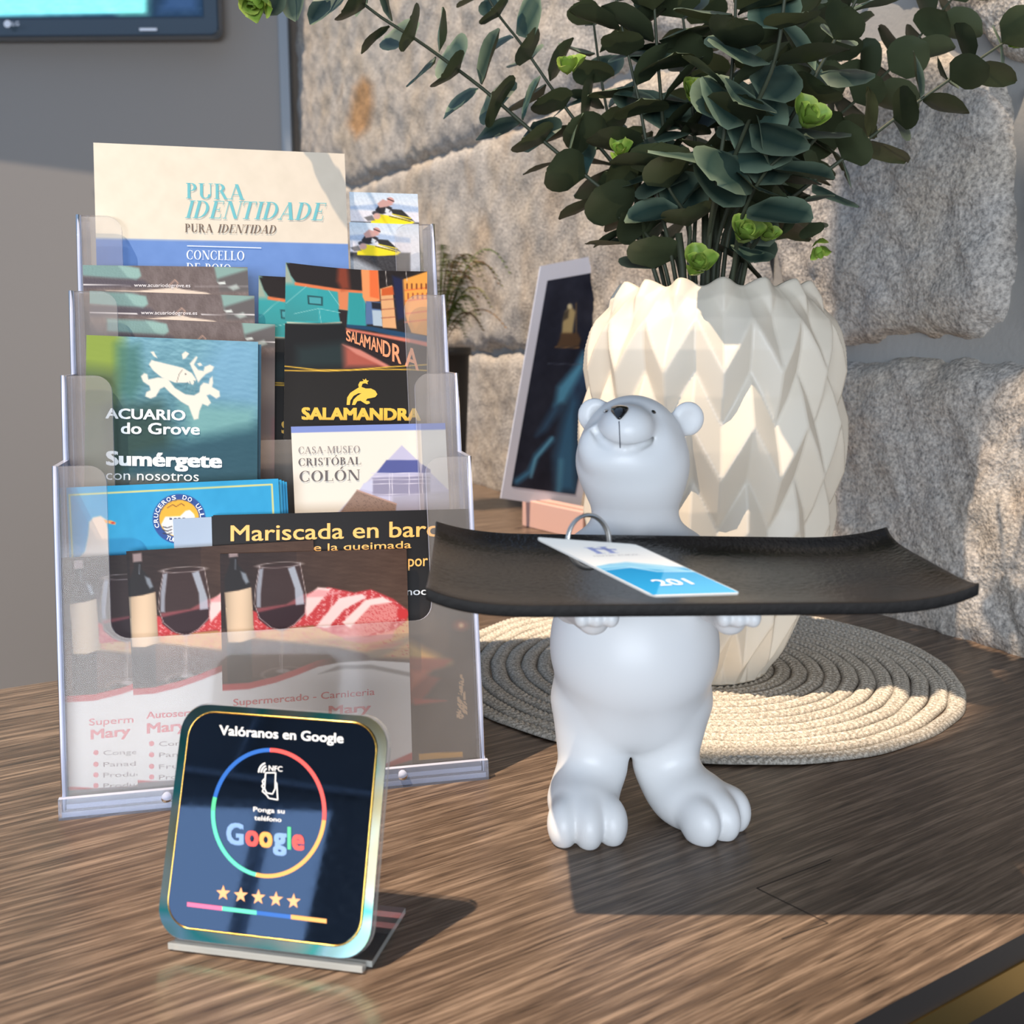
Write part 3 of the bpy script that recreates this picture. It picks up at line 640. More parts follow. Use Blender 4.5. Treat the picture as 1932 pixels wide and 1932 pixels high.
# --- SALAMANDRA leaflets
YEL = (236, 186, 62)
def paint_sal(dx, dy):
    def f(p):
        q = Paint(p.p - (dx, dy), (26, 20, 18)); TQ = (52, 158, 160)
        q.poly([(530, 480), (830, 480), (830, 700), (530, 700)], (34, 26, 24), 1).noise(20, 6, 21)
        q.poly([(530, 490), (545, 496), (556, 530), (640, 548), (690, 552), (690, 615), (530, 610)], TQ, 1.5).grad((530, 600), (560, 520), (60, 130, 128), (60, 170, 172), ((q.p[:, 0] < 600) & (q.p[:, 1] > 540) & (q.p[:, 1] < 606)) * .6)
        q.poly([(530, 488), (542, 494), (556, 536), (530, 536)], (160, 170, 150), 5)
        q.poly([(540, 496), (600, 506), (690, 510), (690, 552), (636, 546), (560, 534), (549, 520)], (36, 28, 26), 1.2)
        q.poly([(556, 532), (640, 545), (690, 549), (690, 554), (640, 551), (556, 538)], (226, 122, 74), 1.2)
        q.poly([(637, 548), (658, 551), (656, 586), (640, 584)], (220, 130, 84), 1.5).poly([(638, 584), (656, 586), (654, 616), (643, 614)], (40, 30, 30), 1)
        q.line([(540, 572), (578, 540)], .9, (150, 204, 198), .6).line([(555, 592), (602, 582), (642, 590)], .9, (150, 204, 198), .6).line([(602, 582), (606, 610)], .9, (150, 204, 198), .6).line([(620, 548), (640, 576)], .9, (150, 204, 198), .6)
        q.poly([(580, 557), (609, 560), (609, 577), (581, 574)], (30, 70, 74), .8).poly([(583, 560), (606, 562), (606, 574), (584, 572)], (76, 160, 164), .8)
        q.poly([(541, 607), (600, 610), (645, 607), (645, 610), (600, 613), (541, 610)], (206, 206, 180), .8)
        for sx in (556, 575, 607, 620): q.line([(sx, 614), (sx + 8, 622), (sx + 3, 645)], .8, (96, 70, 56), .7)
        q.poly([(658, 552), (684, 554), (692, 614), (660, 612)], (46, 150, 150), 1.2)
        q.poly([(530, 612), (645, 610), (652, 618), (660, 640), (740, 690), (530, 700)], (24, 22, 22), 3).poly([(560, 655), (650, 645), (700, 690), (560, 694)], (36, 52, 52), 10, .8).poly([(648, 652), (690, 660), (740, 694), (650, 694)], (200, 96, 76), 8, .85)
        q.poly([(681, 505), (713, 506), (717, 568), (690, 572), (684, 560)], (236, 150, 92), 1.2).poly([(697, 507), (712, 506), (716, 564), (698, 560)], (232, 110, 56), 1.5)
        q.poly([(638, 500), (656, 502), (660, 545), (645, 548), (636, 530)], (156, 66, 40), 5, .8)
        q.poly([(690, 568), (718, 570), (720, 612), (690, 612)], (86, 110, 150), 1.2).poly([(701, 570), (720, 572), (720, 584), (702, 582)], (30, 30, 40), 1).poly([(702, 585), (720, 586), (722, 616), (704, 614)], (176, 190, 200), 1)
        q.poly([(717, 545), (740, 538), (748, 620), (722, 618)], (226, 168, 116), 1).poly([(720, 545), (742, 540), (744, 556), (720, 558)], (206, 92, 40), 1)
        for yy in (566, 584, 600): q.line([(720, yy), (746, yy - 2)], 2, (150, 80, 60), 1, .7)
        q.poly([(758, 528), (806, 512), (840, 512), (840, 640), (776, 628), (762, 590)], (238, 160, 70), 1.4)
        for yy in (546, 566, 590, 606): q.line([(764, yy + 2), (830, yy - 6)], 2.4, (226, 112, 60), 1.2)
        for sx in range(768, 832, 9): q.line([(sx, 536), (sx, 544)], 3, (110, 50, 30), 1, .9).line([(sx + 2, 554), (sx + 2, 563)], 3, (140, 60, 40), 1, .8)
        q.poly([(740, 520), (760, 526), (764, 600), (750, 605)], (30, 34, 66), 3).line([(727, 506), (730, 540)], 1, (200, 190, 180), .6).line([(765, 506), (768, 530)], 1, (200, 190, 180), .6)
        q.poly([(654, 612), (700, 616), (780, 630), (840, 640), (840, 655), (770, 640), (700, 624), (654, 618)], (30, 66, 96), 1.2)
        q.poly([(653, 619), (700, 627), (780, 640), (840, 652), (840, 664), (780, 652), (700, 634), (653, 624)], (214, 118, 96), 2)
        q.poly([(653, 624), (700, 632), (780, 648), (840, 662), (840, 694), (730, 692), (690, 668), (652, 646)], (40, 26, 26), 1.5)
        q.poly([(646, 650), (680, 660), (742, 694), (728, 694), (672, 668)], (210, 130, 112), 2)
        q.poly([(530, 694), (660, 696), (820, 688), (840, 690), (840, 1200), (530, 1200)], (32, 27, 22), 1)
        q.line([(530, 690), (600, 698), (660, 698), (740, 692), (840, 686)], 2, YEL, .7).line([(530, 699), (620, 700), (700, 697), (770, 697), (840, 701)], 2, YEL, .7)
        p.c = q.c
    return f
sagf = lambda u: .0030 * np.sin(u * 3.14) * 1.0
L = Leaf('leaflet', 2, .0150, (488, 520), (750, 534), FL[2], 'black and turquoise bar leaflet, left sliver of it showing behind its twin', 'bar leaflets', .0007, paint=paint_sal(-51, 27))
L.text('SALAMANDRA', (531, 817), (740, 820), 22, YEL, .05)
L = Leaf('leaflet', 2, .0050, (539, 495), (806, 512), FL[2], 'glossy black leaflet with a turquoise and orange bar photo titled SALAMANDRA', 'bar leaflets', .0005, sag=lambda u: .0016 * np.sin(u * 3.14) - 0.0, paint=paint_sal(0, 0))
L.text('SALAMANDRA', (569, 791), (794, 793), 22, YEL, .05)
ps = [(653, 640), (671, 645), (690, 650), (711, 658), (722, 664), (740, 672)]
for ch, x0, x1, y, h in (('S', 653, 662, 642, 20), ('A', 662, 671, 645, 21), ('L', 671, 678, 648, 22), ('A', 678, 687, 651, 23), ('M', 687, 699, 655, 24), ('A', 700, 711, 660, 26), ('N', 711, 721, 664, 27), ('D', 722, 737, 671, 30), ('R', 740, 757, 681, 34), ('A', 764, 790, 690, 38)):
    L.text(ch, (x0, y), (x1, y + (x1 - x0) * .35), h, (232, 150, 104), .02)
L.shape('salamander', [(654, 764), (655, 750), (661, 741), (672, 734), (677, 731), (676, 726), (679, 720), (686, 719), (684, 715), (688, 717), (690, 714), (692, 718), (696, 718), (693, 721), (694, 725), (689, 723), (684, 724), (682, 730), (690, 733), (700, 733), (708, 737), (712, 744), (708, 749), (700, 751), (693, 752), (690, 756), (697, 757), (698, 761), (692, 763), (688, 761), (680, 756), (674, 757), (670, 764), (664, 764), (667, 754), (674, 747), (682, 742), (676, 742), (667, 747), (661, 756), (660, 764)], (240, 190, 64))

# --- CASA-MUSEO leaflet
def paint_casa(p):
    p.c[:] = (238, 228, 212)
    p.poly([(500, 795), (900, 786), (900, 809), (500, 818)], (130, 146, 204), .8)
    p.poly([(758, 840), (798, 878), (852, 930), (852, 985), (620, 985)], (196, 190, 212), 1.2)
    p.poly([(729, 868), (790, 868), (793, 892), (710, 893)], (86, 92, 150), 1).poly([(797, 876), (812, 886), (812, 893), (795, 893)], (86, 92, 150), 1)
    p.poly([(703, 902), (812, 896), (812, 935), (703, 935)], (150, 144, 166), 2).poly([(686, 912), (703, 905), (703, 928), (680, 922)], (206, 204, 224), 1)
    for yy in (893, 899, 905, 913, 933): p.line([(700, yy), (812, yy - 1)], 1.1, (222, 214, 226), .6)
    for xx in (735, 740, 772, 797): p.line([(xx, 893), (xx, 960)], 1.3, (226, 218, 228), .6)
    p.poly([(740, 936), (860, 925), (860, 985), (740, 985)], (174, 168, 182), 4).poly([(645, 962), (674, 924), (748, 950), (745, 985), (625, 985)], (150, 122, 106), 1.2)
    p.line([(674, 925), (748, 951)], 2.2, (196, 156, 140), .8)
    m = (np.abs(vnoise(p.p, 14, 31)) < .08) & (p.c[:, 0] > 140) & (p.c[:, 0] < 165) & (p.c[:, 2] < 120); p.mix(m * .5, (106, 84, 76))
L = Leaf('leaflet', 1, .0052, (549, 805), (840, 798), FL[1], 'cream leaflet printed CASA-MUSEO CRISTÓBAL COLÓN with a stone house photo', None, .0005, paint=paint_casa)
GR = (92, 82, 78)
L.serif('CASA-MUSEO', (563, 856), (679, 854), 13, (140, 130, 124)); L.serif('CRISTÓBAL', (563, 879), (681, 876), 14, GR); L.serif('COLÓN', (565, 909), (679, 906), 20, GR)

# --- tier one: blue cruise leaflets, blank card, MARISCADA, supermarket leaflets
def paint_cru(p):
    p.c[:] = (44, 158, 206); p.noise(80, 4, 9)
    for a, b in (((131, 934), (513, 914)), ((513, 914), (518, 1020)), ((131, 934), (139, 1100))): p.line([a, b], 3, (224, 214, 130), .8)
    p.poly([(138, 1065), (160, 1040), (166, 1010), (168, 985), (176, 976), (190, 973), (200, 980), (204, 1000), (206, 1065)], (240, 216, 196), 2)
    p.poly([(196, 981), (210, 982), (219, 986), (217, 990), (200, 987)], (238, 170, 96), 1).ell(213, 986.5, 3.5, 2, (206, 60, 60), .8)
    p.ell(338, 979, 50, 47, (44, 78, 148), 1).ell(338, 978, 37.5, 35, (246, 178, 52), 1)
    p.poly([(304, 990), (312, 975), (340, 974), (350, 964), (358, 962), (366, 970), (372, 990), (360, 1006), (320, 1008)], (240, 240, 236), 1)
    for xx in (320, 328, 336, 344): p.poly([(xx, 977), (xx + 5, 977), (xx + 5, 981), (xx, 981)], (40, 50, 90), .6)
    p.line([(316, 958), (326, 952), (332, 956), (342, 950), (348, 954)], 1.4, (90, 60, 30), .6).poly([(306, 992), (372, 990), (366, 1004), (338, 1013), (314, 1006)], (236, 236, 236), 1)
    for yy in (994, 1000, 1006): p.line([(308, yy), (316, yy + 2), (324, yy - 1)], 2, (50, 44, 52), .7)
for off, tl, tr, wd in (((.0205), (145, 926), (541, 909), 'rearmost and furthest right of the sky-blue spares'), (.0190, (140, 925), (536, 907), 'middle one of the sky-blue spares'), (.0175, (133, 922), (531, 905), 'nearest of the spares behind the badge leaflet')):
    Leaf('leaflet', 0, off, tl, tr, .10, 'thin right edge of a cruise leaflet, ' + wd, 'cruise leaflets', .0015, paint=lambda p: (p.c.__setitem__(slice(None), (44, 158, 206)), p.line([(513 + 12, 914), (530, 1020)], 2, (224, 214, 130), .8)))
L = Leaf('leaflet', 0, .0160, (125, 920), (525, 903), .055, 'sky-blue leaflet with a gull and a round CRUCEROS DO ULLA boat badge', 'cruise leaflets', .0005, paint=paint_cru)
def arc_text(L, txt, cx, cy, rx, ry, a0, a1, h, col, flip=1):
    n = len(txt)
    for i, ch in enumerate(txt):
        if ch == ' ': continue
        a = math.radians(a0 + (a1 - a0) * (i + .5) / n); c = np.array([cx + rx * math.cos(a), cy - ry * math.sin(a)])
        tg = np.array([math.sin(a), math.cos(a)]) * flip; up = np.array([math.cos(a), -math.sin(a)]) * flip
        wd = abs(a1 - a0) / n * math.pi / 180 * rx * (.42 if ch != 'I' else .15)
        L.text(ch, c - tg * wd, c + tg * wd, h, col, .02, up=up)
arc_text(L, 'CRUCEROS DO ULLA', 338, 979, 40, 37.5, 205, -12, 8, (240, 240, 238))
arc_text(L, 'TURISMO', 338, 979, 47, 44.5, 236, 300, 8, (240, 240, 238), -1)
L = Leaf('card', 0, .0145, (326, 979), (405, 975), .09, 'blank pale blue-grey card standing left of the MARISCADA leaflet', None, .004, paint=lambda p: p.c.__setitem__(slice(None), (172, 188, 208)))
def paint_mar(p):
    p.c[:] = (28, 23, 21)
    p.poly([(790, 1160), (868, 1170), (905, 1160), (905, 1480), (780, 1480)], (62, 50, 42), 30)
    p.poly([(760, 1200), (800, 1225), (850, 1250), (800, 1262), (760, 1260)], (236, 184, 90), 10, .8).poly([(770, 1240), (852, 1244), (838, 1258), (800, 1270), (830, 1280), (800, 1318), (840, 1322), (770, 1330)], (150, 62, 44), 4, .9).poly([(775, 1265), (812, 1268), (776, 1300)], (212, 110, 74), 6, .8)
    p.poly([(780, 1318), (842, 1322), (782, 1330)], (180, 66, 46), 3)
    p.ell(870, 1180, 10, 7, (196, 92, 60), 8).ell(870, 1180, 4, 4, (248, 206, 150), 3)
    d = np.abs(p.p[:, 0] - 871) < 1.5 + 9 * np.clip((p.p[:, 1] - 1270) / 70, 0, 1); m = d & (p.p[:, 1] > 1272) & (p.p[:, 1] < 1355) & (vnoise(p.p * (.5, 2), 5, 4) > -.15); p.mix(m * .85, (238, 190, 140))
    p.poly([(790, 1422), (873, 1418), (873, 1429), (790, 1434)], (244, 170, 50), .8).poly([(780, 1446), (905, 1434), (905, 1470), (780, 1480)], (170, 150, 126), 2)
L = Leaf('leaflet', 0, .0120, (399, 974), (879, 961), .0085, 'black leaflet just behind the MARISCADA one, its edge showing', None, .004, paint=lambda p: p.c.__setitem__(slice(None), (24, 20, 20)))
L = Leaf('leaflet', 0, .0105, (402, 972), (883, 960), .0085, 'black leaflet with orange words Mariscada en barco at the right of the lowest tier', None, .0007, paint=paint_mar)
OR = (250, 188, 96)
L.text('Mariscada en barco', (435, 1021), (856, 1011), 30, OR, .012); L.text('e la queimada', (592, 1040), (776, 1034), 14, OR, .006)
L.text('por persona', (770, 1069), (900, 1064), 22, OR, .01); L.text('noches', (767, 1123), (840, 1121), 14, (238, 236, 234), .01)
def paint_mary(dx, dy, sw=0):
    def f(p):
        q = Paint(p.p - (dx, dy), (44, 30, 24)); q.grad((420, 1040), (760, 1100), (40, 24, 20), (66, 42, 30))
        q.grad((500, 1060), (600, 1000), (58, 36, 26), (86, 60, 40), (q.p[:, 0] > 560) * .5).noise(60, 4, 8, (.4, 1))
        # board and dark table
        q.poly([(380, 1190), (820, 1170), (820, 1300), (560, 1260), (380, 1300)], (84, 60, 50), 4).poly([(480, 1188), (800, 1165), (800, 1245), (720, 1240), (640, 1222), (480, 1204)], (208, 160, 106), 4).noise(10, 5, 9, (.2, 2))
        # meat
        q.poly([(556, 1150), (580, 1122), (620, 1108), (668, 1118), (700, 1112), (742, 1130), (768, 1150), (768, 1170), (745, 1188), (690, 1205), (640, 1200), (590, 1180), (480, 1192), (470, 1150), (500, 1160), (540, 1170)], (196, 56, 58), 2)
        m = np.clip(vnoise(q.p, 13, 14, 4) * 1.6, 0, 1) * (q.c[:, 0] > 180) * (q.c[:, 1] < 90); q.mix(m * .75, (236, 176, 172))
        q.poly([(574, 1130), (600, 1108), (626, 1110), (592, 1150), (578, 1166)], (240, 206, 200), 2).poly([(596, 1182), (640, 1128), (684, 1120), (690, 1128), (650, 1150), (618, 1186)], (240, 210, 204), 2).poly([(560, 1128), (600, 1112), (650, 1118), (610, 1126)], (226, 150, 150), 2, .8)
        q.poly([(690, 1132), (716, 1128), (746, 1142), (752, 1160), (730, 1186), (680, 1204), (646, 1192), (660, 1160)], (222, 132, 126), 2).poly([(645, 1175), (690, 1132), (722, 1126), (740, 1136), (700, 1142), (660, 1185)], (244, 216, 208), 2)
        q.mix(np.clip(vnoise(q.p, 7, 15, 3) * 1.5 - .3, 0, .5) * (q.c[:, 0] > 190) * (q.c[:, 1] < 160), (190, 40, 46)).ell(760, 1158, 11, 10, (200, 44, 44), 2)
        q.poly([(640, 1196), (700, 1200), (745, 1188), (740, 1205), (690, 1215), (650, 1208)], (226, 150, 140), 3)
        q.poly([(690, 1232), (790, 1192), (792, 1202), (720, 1240), (700, 1244)], (150, 134, 110), 4, .8).poly([(700, 1215), (760, 1212), (740, 1222), (690, 1226)], (186, 110, 96), 4, .7)
        # bottle
        q.poly([(424, 1090), (434, 1062), (433, 1044), (447, 1044), (448, 1064), (462, 1080), (472, 1100), (476, 1300), (430, 1300)], (30, 24, 24), 1.5)
        q.poly([(431, 1036), (448, 1034), (449, 1050), (432, 1052)], (150, 130, 128), 1.5).poly([(454, 1078), (464, 1082), (470, 1098), (464, 1102), (458, 1092)], (150, 160, 170), 2, .8).line([(444, 1056), (444, 1074)], 1.6, (120, 130, 140), 1)
        q.poly([(424, 1118), (450, 1114), (474, 1108), (480, 1204), (455, 1212), (430, 1212)], (226, 196, 162), 1.2); m = ((q.p[:, 0] > 424) & (q.p[:, 0] < 480) & (q.c[:, 0] > 200) & (q.p[:, 1] > 1100) & (q.p[:, 1] < 1214)); sh = (1 - .22 * np.abs((q.p[:, 0] - 452) / 26) ** 2)[:, None]; q.c = np.where(m[:, None], q.c * sh, q.c)
        # glass
        q.poly([(486, 1070), (566, 1062), (578, 1130), (574, 1160), (556, 1178), (536, 1190), (514, 1186), (490, 1168), (482, 1140)], (58, 36, 34), 2, .75)
        q.poly([(484, 1150), (520, 1144), (575, 1138), (574, 1160), (552, 1180), (530, 1190), (505, 1182), (488, 1168)], (44, 14, 20), 2).poly([(484, 1148), (540, 1140), (575, 1120), (576, 1136), (530, 1146), (486, 1156)], (190, 96, 100), 2, .6)
        q.line([(490, 1068), (482, 1110), (480, 1140), (490, 1166), (512, 1184), (534, 1190), (556, 1178), (576, 1156), (578, 1125), (566, 1062)], 1.3, (196, 180, 176), .8, .85).ell(527, 1066, 40, 5, (190, 180, 178), .8, .7, -.06, 1.2)
        q.poly([(489, 1074), (497, 1072), (492, 1120), (492, 1146), (484, 1146), (484, 1110)], (176, 184, 196), 1.5, .75).poly([(543, 1072), (556, 1068), (572, 1118), (574, 1140), (558, 1142), (556, 1110)], (186, 196, 208), 1.5, .8)
        q.line([(533, 1188), (532, 1268)], 2, (190, 176, 168), 1, .8).line([(529, 1190), (528, 1268)], .8, (210, 200, 196), .6, .6).ell(534, 1270, 40, 11, (170, 152, 144), 1, .6, -.1, 1.5).ell(534, 1266, 14, 4, (200, 190, 184), 1, .6)
        # white sweep with red edge
        yc = np.interp(q.p[:, 0], [300, 420, 470, 520, 560, 600, 640, 700, 770, 830], [1300, 1303, 1300, 1288, 1274, 1258, 1250, 1246, 1250, 1262]); dyv = q.p[:, 1] - yc
        q.mix(np.clip(.5 + (dyv + 12) / 2, 0, 1) * np.clip((600 - q.p[:, 0]) / 60 + .5, 0, 1), (206, 64, 66)).mix(np.clip(.5 + dyv / 2, 0, 1), (246, 238, 228))
        q.poly([(600, 1272), (640, 1255), (700, 1254), (790, 1272), (790, 1280), (700, 1262), (650, 1262)], (150, 142, 134), 2, .8)
        q.poly([(300, 1455), (560, 1470), (700, 1452), (745, 1434), (800, 1410), (800, 1600), (300, 1600)], (206, 64, 66), 1.5).poly([(300, 1478), (740, 1446), (800, 1426), (800, 1600), (300, 1600)], (112, 100, 104), 1.5)
        p.c = q.c
    return f
def sm_leaf(off, tl, tr, d, label):
    return Leaf('leaflet', 0, off, tl, tr, .0085, label, 'supermarket leaflets', .00055, paint=paint_mary(*d))
RD = (214, 90, 92)
L = sm_leaf(.0085, (118, 1052), (470, 1037), (-292, 22), 'supermarket leaflet with wine bottle, leftmost and rearmost of the three')
L.text('Supermercado', (168, 1369), (330, 1358), 13, RD, .008); L.text('Mary', (171, 1395), (246, 1387), 18, RD, .028)
for i, (y, t) in enumerate(((1420, 'Congelados'), (1442, 'Panadería'), (1462, 'Productos'), (1482, 'Productos'))):
    L.shape('bullet', [(181 + 5 * math.cos(a), y + 5 * math.sin(a)) for a in np.linspace(0, 6.283, 13)[:-1]], RD); L.text(t, (195, y + 5), (195 + 11.5 * len(t), y + 1), 9, (150, 130, 120), 0)
L = sm_leaf(.0070, (238, 1040), (591, 1019), (-181, 9), 'supermarket leaflet with wine bottle, middle one of the three')
L.text('Autoservicio', (276, 1356), (400, 1348), 13, RD, .02); L.text('Mary', (277, 1384), (352, 1377), 19, RD, .028)
for i, (y, t) in enumerate(((1403, 'Congelados'), (1424, 'Panadería'), (1446, 'Frutería'), (1466, 'Productos'))):
    L.shape('bullet', [(286 + 5 * math.cos(a), y + 5 * math.sin(a)) for a in np.linspace(0, 6.283, 13)[:-1]], RD); L.text(t, (300, y + 5), (300 + 11.5 * len(t), y + 1), 9, (150, 130, 120), 0)
L = sm_leaf(.0052, (415, 1045), (767, 1035), (0, 0), 'supermarket leaflet with wine and meat printed Supermercado - Carniceria, frontmost')
L.text('Supermercado - Carniceria', (440, 1332), (707, 1311), 13, RD, .008); L.text('Mary', (620, 1348), (700, 1342), 16, RD, .028)
# ================================================================ REVIEW STAND
f0 = on_z(300, 1773, .004); f1 = on_z(702, 1822, .004); NX = unit(f1 - f0)
tilt = math.radians(20); NB = np.array([-NX[1], NX[0], 0]); ND = unit(NB * math.sin(tilt) + np.array([0, 0, 1.]) * math.cos(tilt)); NN = np.cross(NX, ND)
if NN[1] > 0: NN = -NN
def nfc(x, y, off=0): return on_plane(x, y, f0 + NN * off, NN)
def ab(P): d = P - f0; return np.dot(d, NX), np.dot(d, ND)
def P3(a, b, off=0): return f0 + NX * a + ND * b + NN * off
NW = 0.0
c = [ab(nfc(*q)) for q in ((345, 1322), (738, 1352), (700, 1815), (296, 1768))]
x0 = (c[0][0] + c[3][0]) / 2; x1 = (c[1][0] + c[2][0]) / 2; y1 = (c[0][1] + c[1][1]) / 2; y0 = .001
NWd, NHt = x1 - x0, y1 - y0
nf = root('review_stand', tuple(P3((x0 + x1) / 2, 0)), 'tilted square mirror stand reading Valóranos en Google with coloured ring', 'display stand')
def holo():
    m, t, b = nt('iridescent_film'); N, L = t.nodes, t.links
    tc = N.new('ShaderNodeTexCoord'); nz = N.new('ShaderNodeTexNoise'); nz.inputs['Scale'].default_value = 26; nz.inputs['Detail'].default_value = 1
    L.new(tc.outputs['Object'], nz.inputs['Vector']); r = N.new('ShaderNodeValToRGB'); e = r.color_ramp.elements
    e[0].position = .30; e[0].color = (*lin((168, 148, 96)), 1); e[1].position = .72; e[1].color = (*lin((171, 152, 102)), 1)
    for p_, c_ in ((.42, (180, 180, 160)), (.50, (76, 171, 156)), (.56, (152, 185, 185)), (.64, (120, 160, 128))): k = e.new(p_); k.color = (*lin(c_), 1)
    L.new(nz.outputs['Fac'], r.inputs[0]); L.new(r.outputs[0], b.inputs['Base Color'])
    b.inputs['Metallic'].default_value = 1; b.inputs['Roughness'].default_value = .16; return m
HOLO = holo(); CLR = acrylic('stand_acrylic', .07, (235, 235, 235)); CLE = acrylic('stand_acrylic_edge', .5, (236, 236, 226))
MIR = plain('dark_tinted_mirror', (150, 165, 186), .03, metal=1)
prism('clear_plate', [P3(x0 + a, y0 + b, 0) for a, b in rrect(NWd, NHt, .0125, 8)], -NN * .0030, CLR, nf, edge_mat=CLE)
prism('iridescent_border', [P3(x0 + a, y0 + b, .0012) for a, b in rrect(NWd - .0012, NHt - .0012, .012, 8, .0006, .0006)], -NN * .0012, HOLO, nf, edge_mat=CLE)
inn = [ab(nfc(*q)) for q in ((372, 1343), (716, 1368), (677, 1783), (311, 1745))]
ix0 = (inn[0][0] + inn[3][0]) / 2; ix1 = (inn[1][0] + inn[2][0]) / 2; iy1 = (inn[0][1] + inn[1][1]) / 2; iy0 = (inn[2][1] + inn[3][1]) / 2
prism('mirror_face', [P3(a, b, .0020) for a, b in rrect(ix1 - ix0, iy1 - iy0, .0105, 8, ix0, iy0)], -NN * .0008, MIR, nf, edge_mat=plain('gold_bevel', (224, 176, 84), .2, metal=1))
rim = [P3(a, b, .0018) for a, b in rrect(ix1 - ix0 + .0008, iy1 - iy0 + .0008, .0108, 8, ix0 - .0004, iy0 - .0004)]
tube('gold_rim', rim, .00035, plain('gold_line', (232, 186, 96), .2, metal=1), nf, 6, True)
# bent acrylic foot: front lip under the plate and flat base running back
ft = [on_z(330, 1776, .0015), on_z(702, 1819, .0015), on_z(765, 1718, .0015)]; ft.append(ft[0] + ft[2] - ft[1])
ft = [np.array([q[0], q[1], .0002]) for q in ft]
prism('foot', ft, (0, 0, .0026), CLR, nf, edge_mat=CLE)
prism('foot_lip', [P3(x0 + .006, -.0005, -.004), P3(x1 - .003, -.0005, -.004), P3(x1 - .003, -.0005, .0006), P3(x0 + .006, -.0005, .0006)], np.array([0, 0, -.0028]), CLR, nf, edge_mat=CLE)
PUT = lambda x, y: nfc(x, y, .0022)
INK = lambda c: plain('vivid_ink_%d_%d_%d' % tuple(c), c, .35)
WHI = INK((240, 238, 232)); RED = INK((240, 84, 76)); ORG = INK((244, 170, 84)); GRN = INK((84, 206, 140)); BLU = INK((34, 96, 178)); MINT = INK((92, 214, 176)); PNK = INK((240, 110, 150)); LBL = INK((130, 164, 210))
def t_nfc(t, a, b, h, m, bold=.02, nm='lettering'): return lay_text(nm, text_polys(t, bold), a, b, h, PUT, m, nf)
t_nfc('Valóranos en Google', (414, 1386), (648, 1402), 18, WHI, .024)
t_nfc('NFC', (507, 1454), (533, 1456), 10, WHI, .012)
t_nfc('Ponga su', (478, 1531), (537, 1535), 9, WHI, .012); t_nfc('teléfono', (480, 1547), (531, 1551), 9, WHI, .012)
def arc_strip(name, cx, cy, rx, ry, a0, a1, wd, m, n=20, rot=0):
    V = []
    for k in range(n + 1):
        a = math.radians(a0 + (a1 - a0) * k / n)
        for r_ in (-wd / 2, wd / 2):
            x, y = (rx + r_) * math.cos(a), -(ry + r_) * math.sin(a); V.append(PUT(cx + x * math.cos(rot) - y * math.sin(rot), cy + x * math.sin(rot) + y * math.cos(rot)))
    return mk(name, V, [(2 * k, 2 * k + 2, 2 * k + 3, 2 * k + 1) for k in range(n)], m, nf)
CX, CY = 507, 1534
for a0, a1, m in ((92, -4, RED), (-4, -100, ORG), (180, 260, MINT), (168, 180, GRN), (92, 168, BLU)): arc_strip('ring_arc', CX, CY, 105, 119, a0, a1, 7.5, m, 24, .05)
# hand holding a phone under three waves
for r_ in (8, 13.5, 19): arc_strip('wave_mark', 505, 1458, r_ * .9, r_, 106, 178, 2.8, WHI, 8)
def path(name, pts, wd, m):
    V = []; Fc = []
    for a, b in zip(pts[:-1], pts[1:]):
        a = np.array(a, float); b = np.array(b, float); d = unit(b - a); n_ = np.array([-d[1], d[0]]) * wd / 2; a = a - d * wd * .35; b = b + d * wd * .35
        k = len(V); V += [PUT(*(a - n_)), PUT(*(b - n_)), PUT(*(b + n_)), PUT(*(a + n_))]; Fc.append((k, k + 1, k + 2, k + 3))
    return mk(name, V, Fc, m, nf)
path('phone_mark', [(501, 1458), (520, 1458), (519, 1488), (514, 1498), (503, 1496), (499, 1488), (501, 1458)], 2.2, WHI)
path('hand_mark', [(498, 1470), (495, 1474), (497, 1479), (494, 1483), (497, 1488), (495, 1493), (503, 1500), (507, 1506), (524, 1509), (523, 1494), (522, 1478), (519, 1474)], 2.2, WHI)
# the word in six colours
GX = [(427, 460, LBL), (463, 488, RED), (489, 514, ORG), (515, 541, LBL), (542.5, 549, GRN), (551, 574, RED)]
base = lambda x: 1585 + (x - 427) * .085
for (a, b, m), ch, hh in zip(GX, 'Google', (40, 28, 28, 28, 41, 28)):
    V, Fc = text_polys(ch, .045)
    n = V.copy(); top = V[:, 1].max(); n[:, 0] = (V[:, 0] - V[:, 0].min()) / (V[:, 0].max() - V[:, 0].min()); n[:, 1] = V[:, 1] / top * hh
    mk('letter', [PUT(a + (b - a) * q[0], base(a + (b - a) * q[0]) + 6 - q[1]) + NN * q[2] for q in n], Fc, m, nf)
for i in range(5):
    cx_, cy_ = 421 + i * 33.2, 1685 + i * 3.9; V = []
    for k in range(10):
        a = math.radians(90 + 36 * k + -2); r_ = 14.5 if k % 2 == 0 else 6; V.append(PUT(cx_ + r_ * .95 * math.cos(a), cy_ - r_ * 1.05 * math.sin(a)))
    mk('star', V + [PUT(cx_, cy_)], [(k, (k + 1) % 10, 10) for k in range(10)], INK((244, 176, 120)), nf)
for a, b, m in ((353, 419, PNK), (419, 484, MINT), (484, 549, BLU), (549, 616, ORG)):
    f_ = lambda x: 1706 + (x - 353) * .122
    mk('colour_bar', [PUT(a, f_(a) - 4), PUT(b, f_(b) - 4), PUT(b, f_(b) + 4), PUT(a, f_(a) + 4)], [(0, 1, 2, 3)], m, nf)
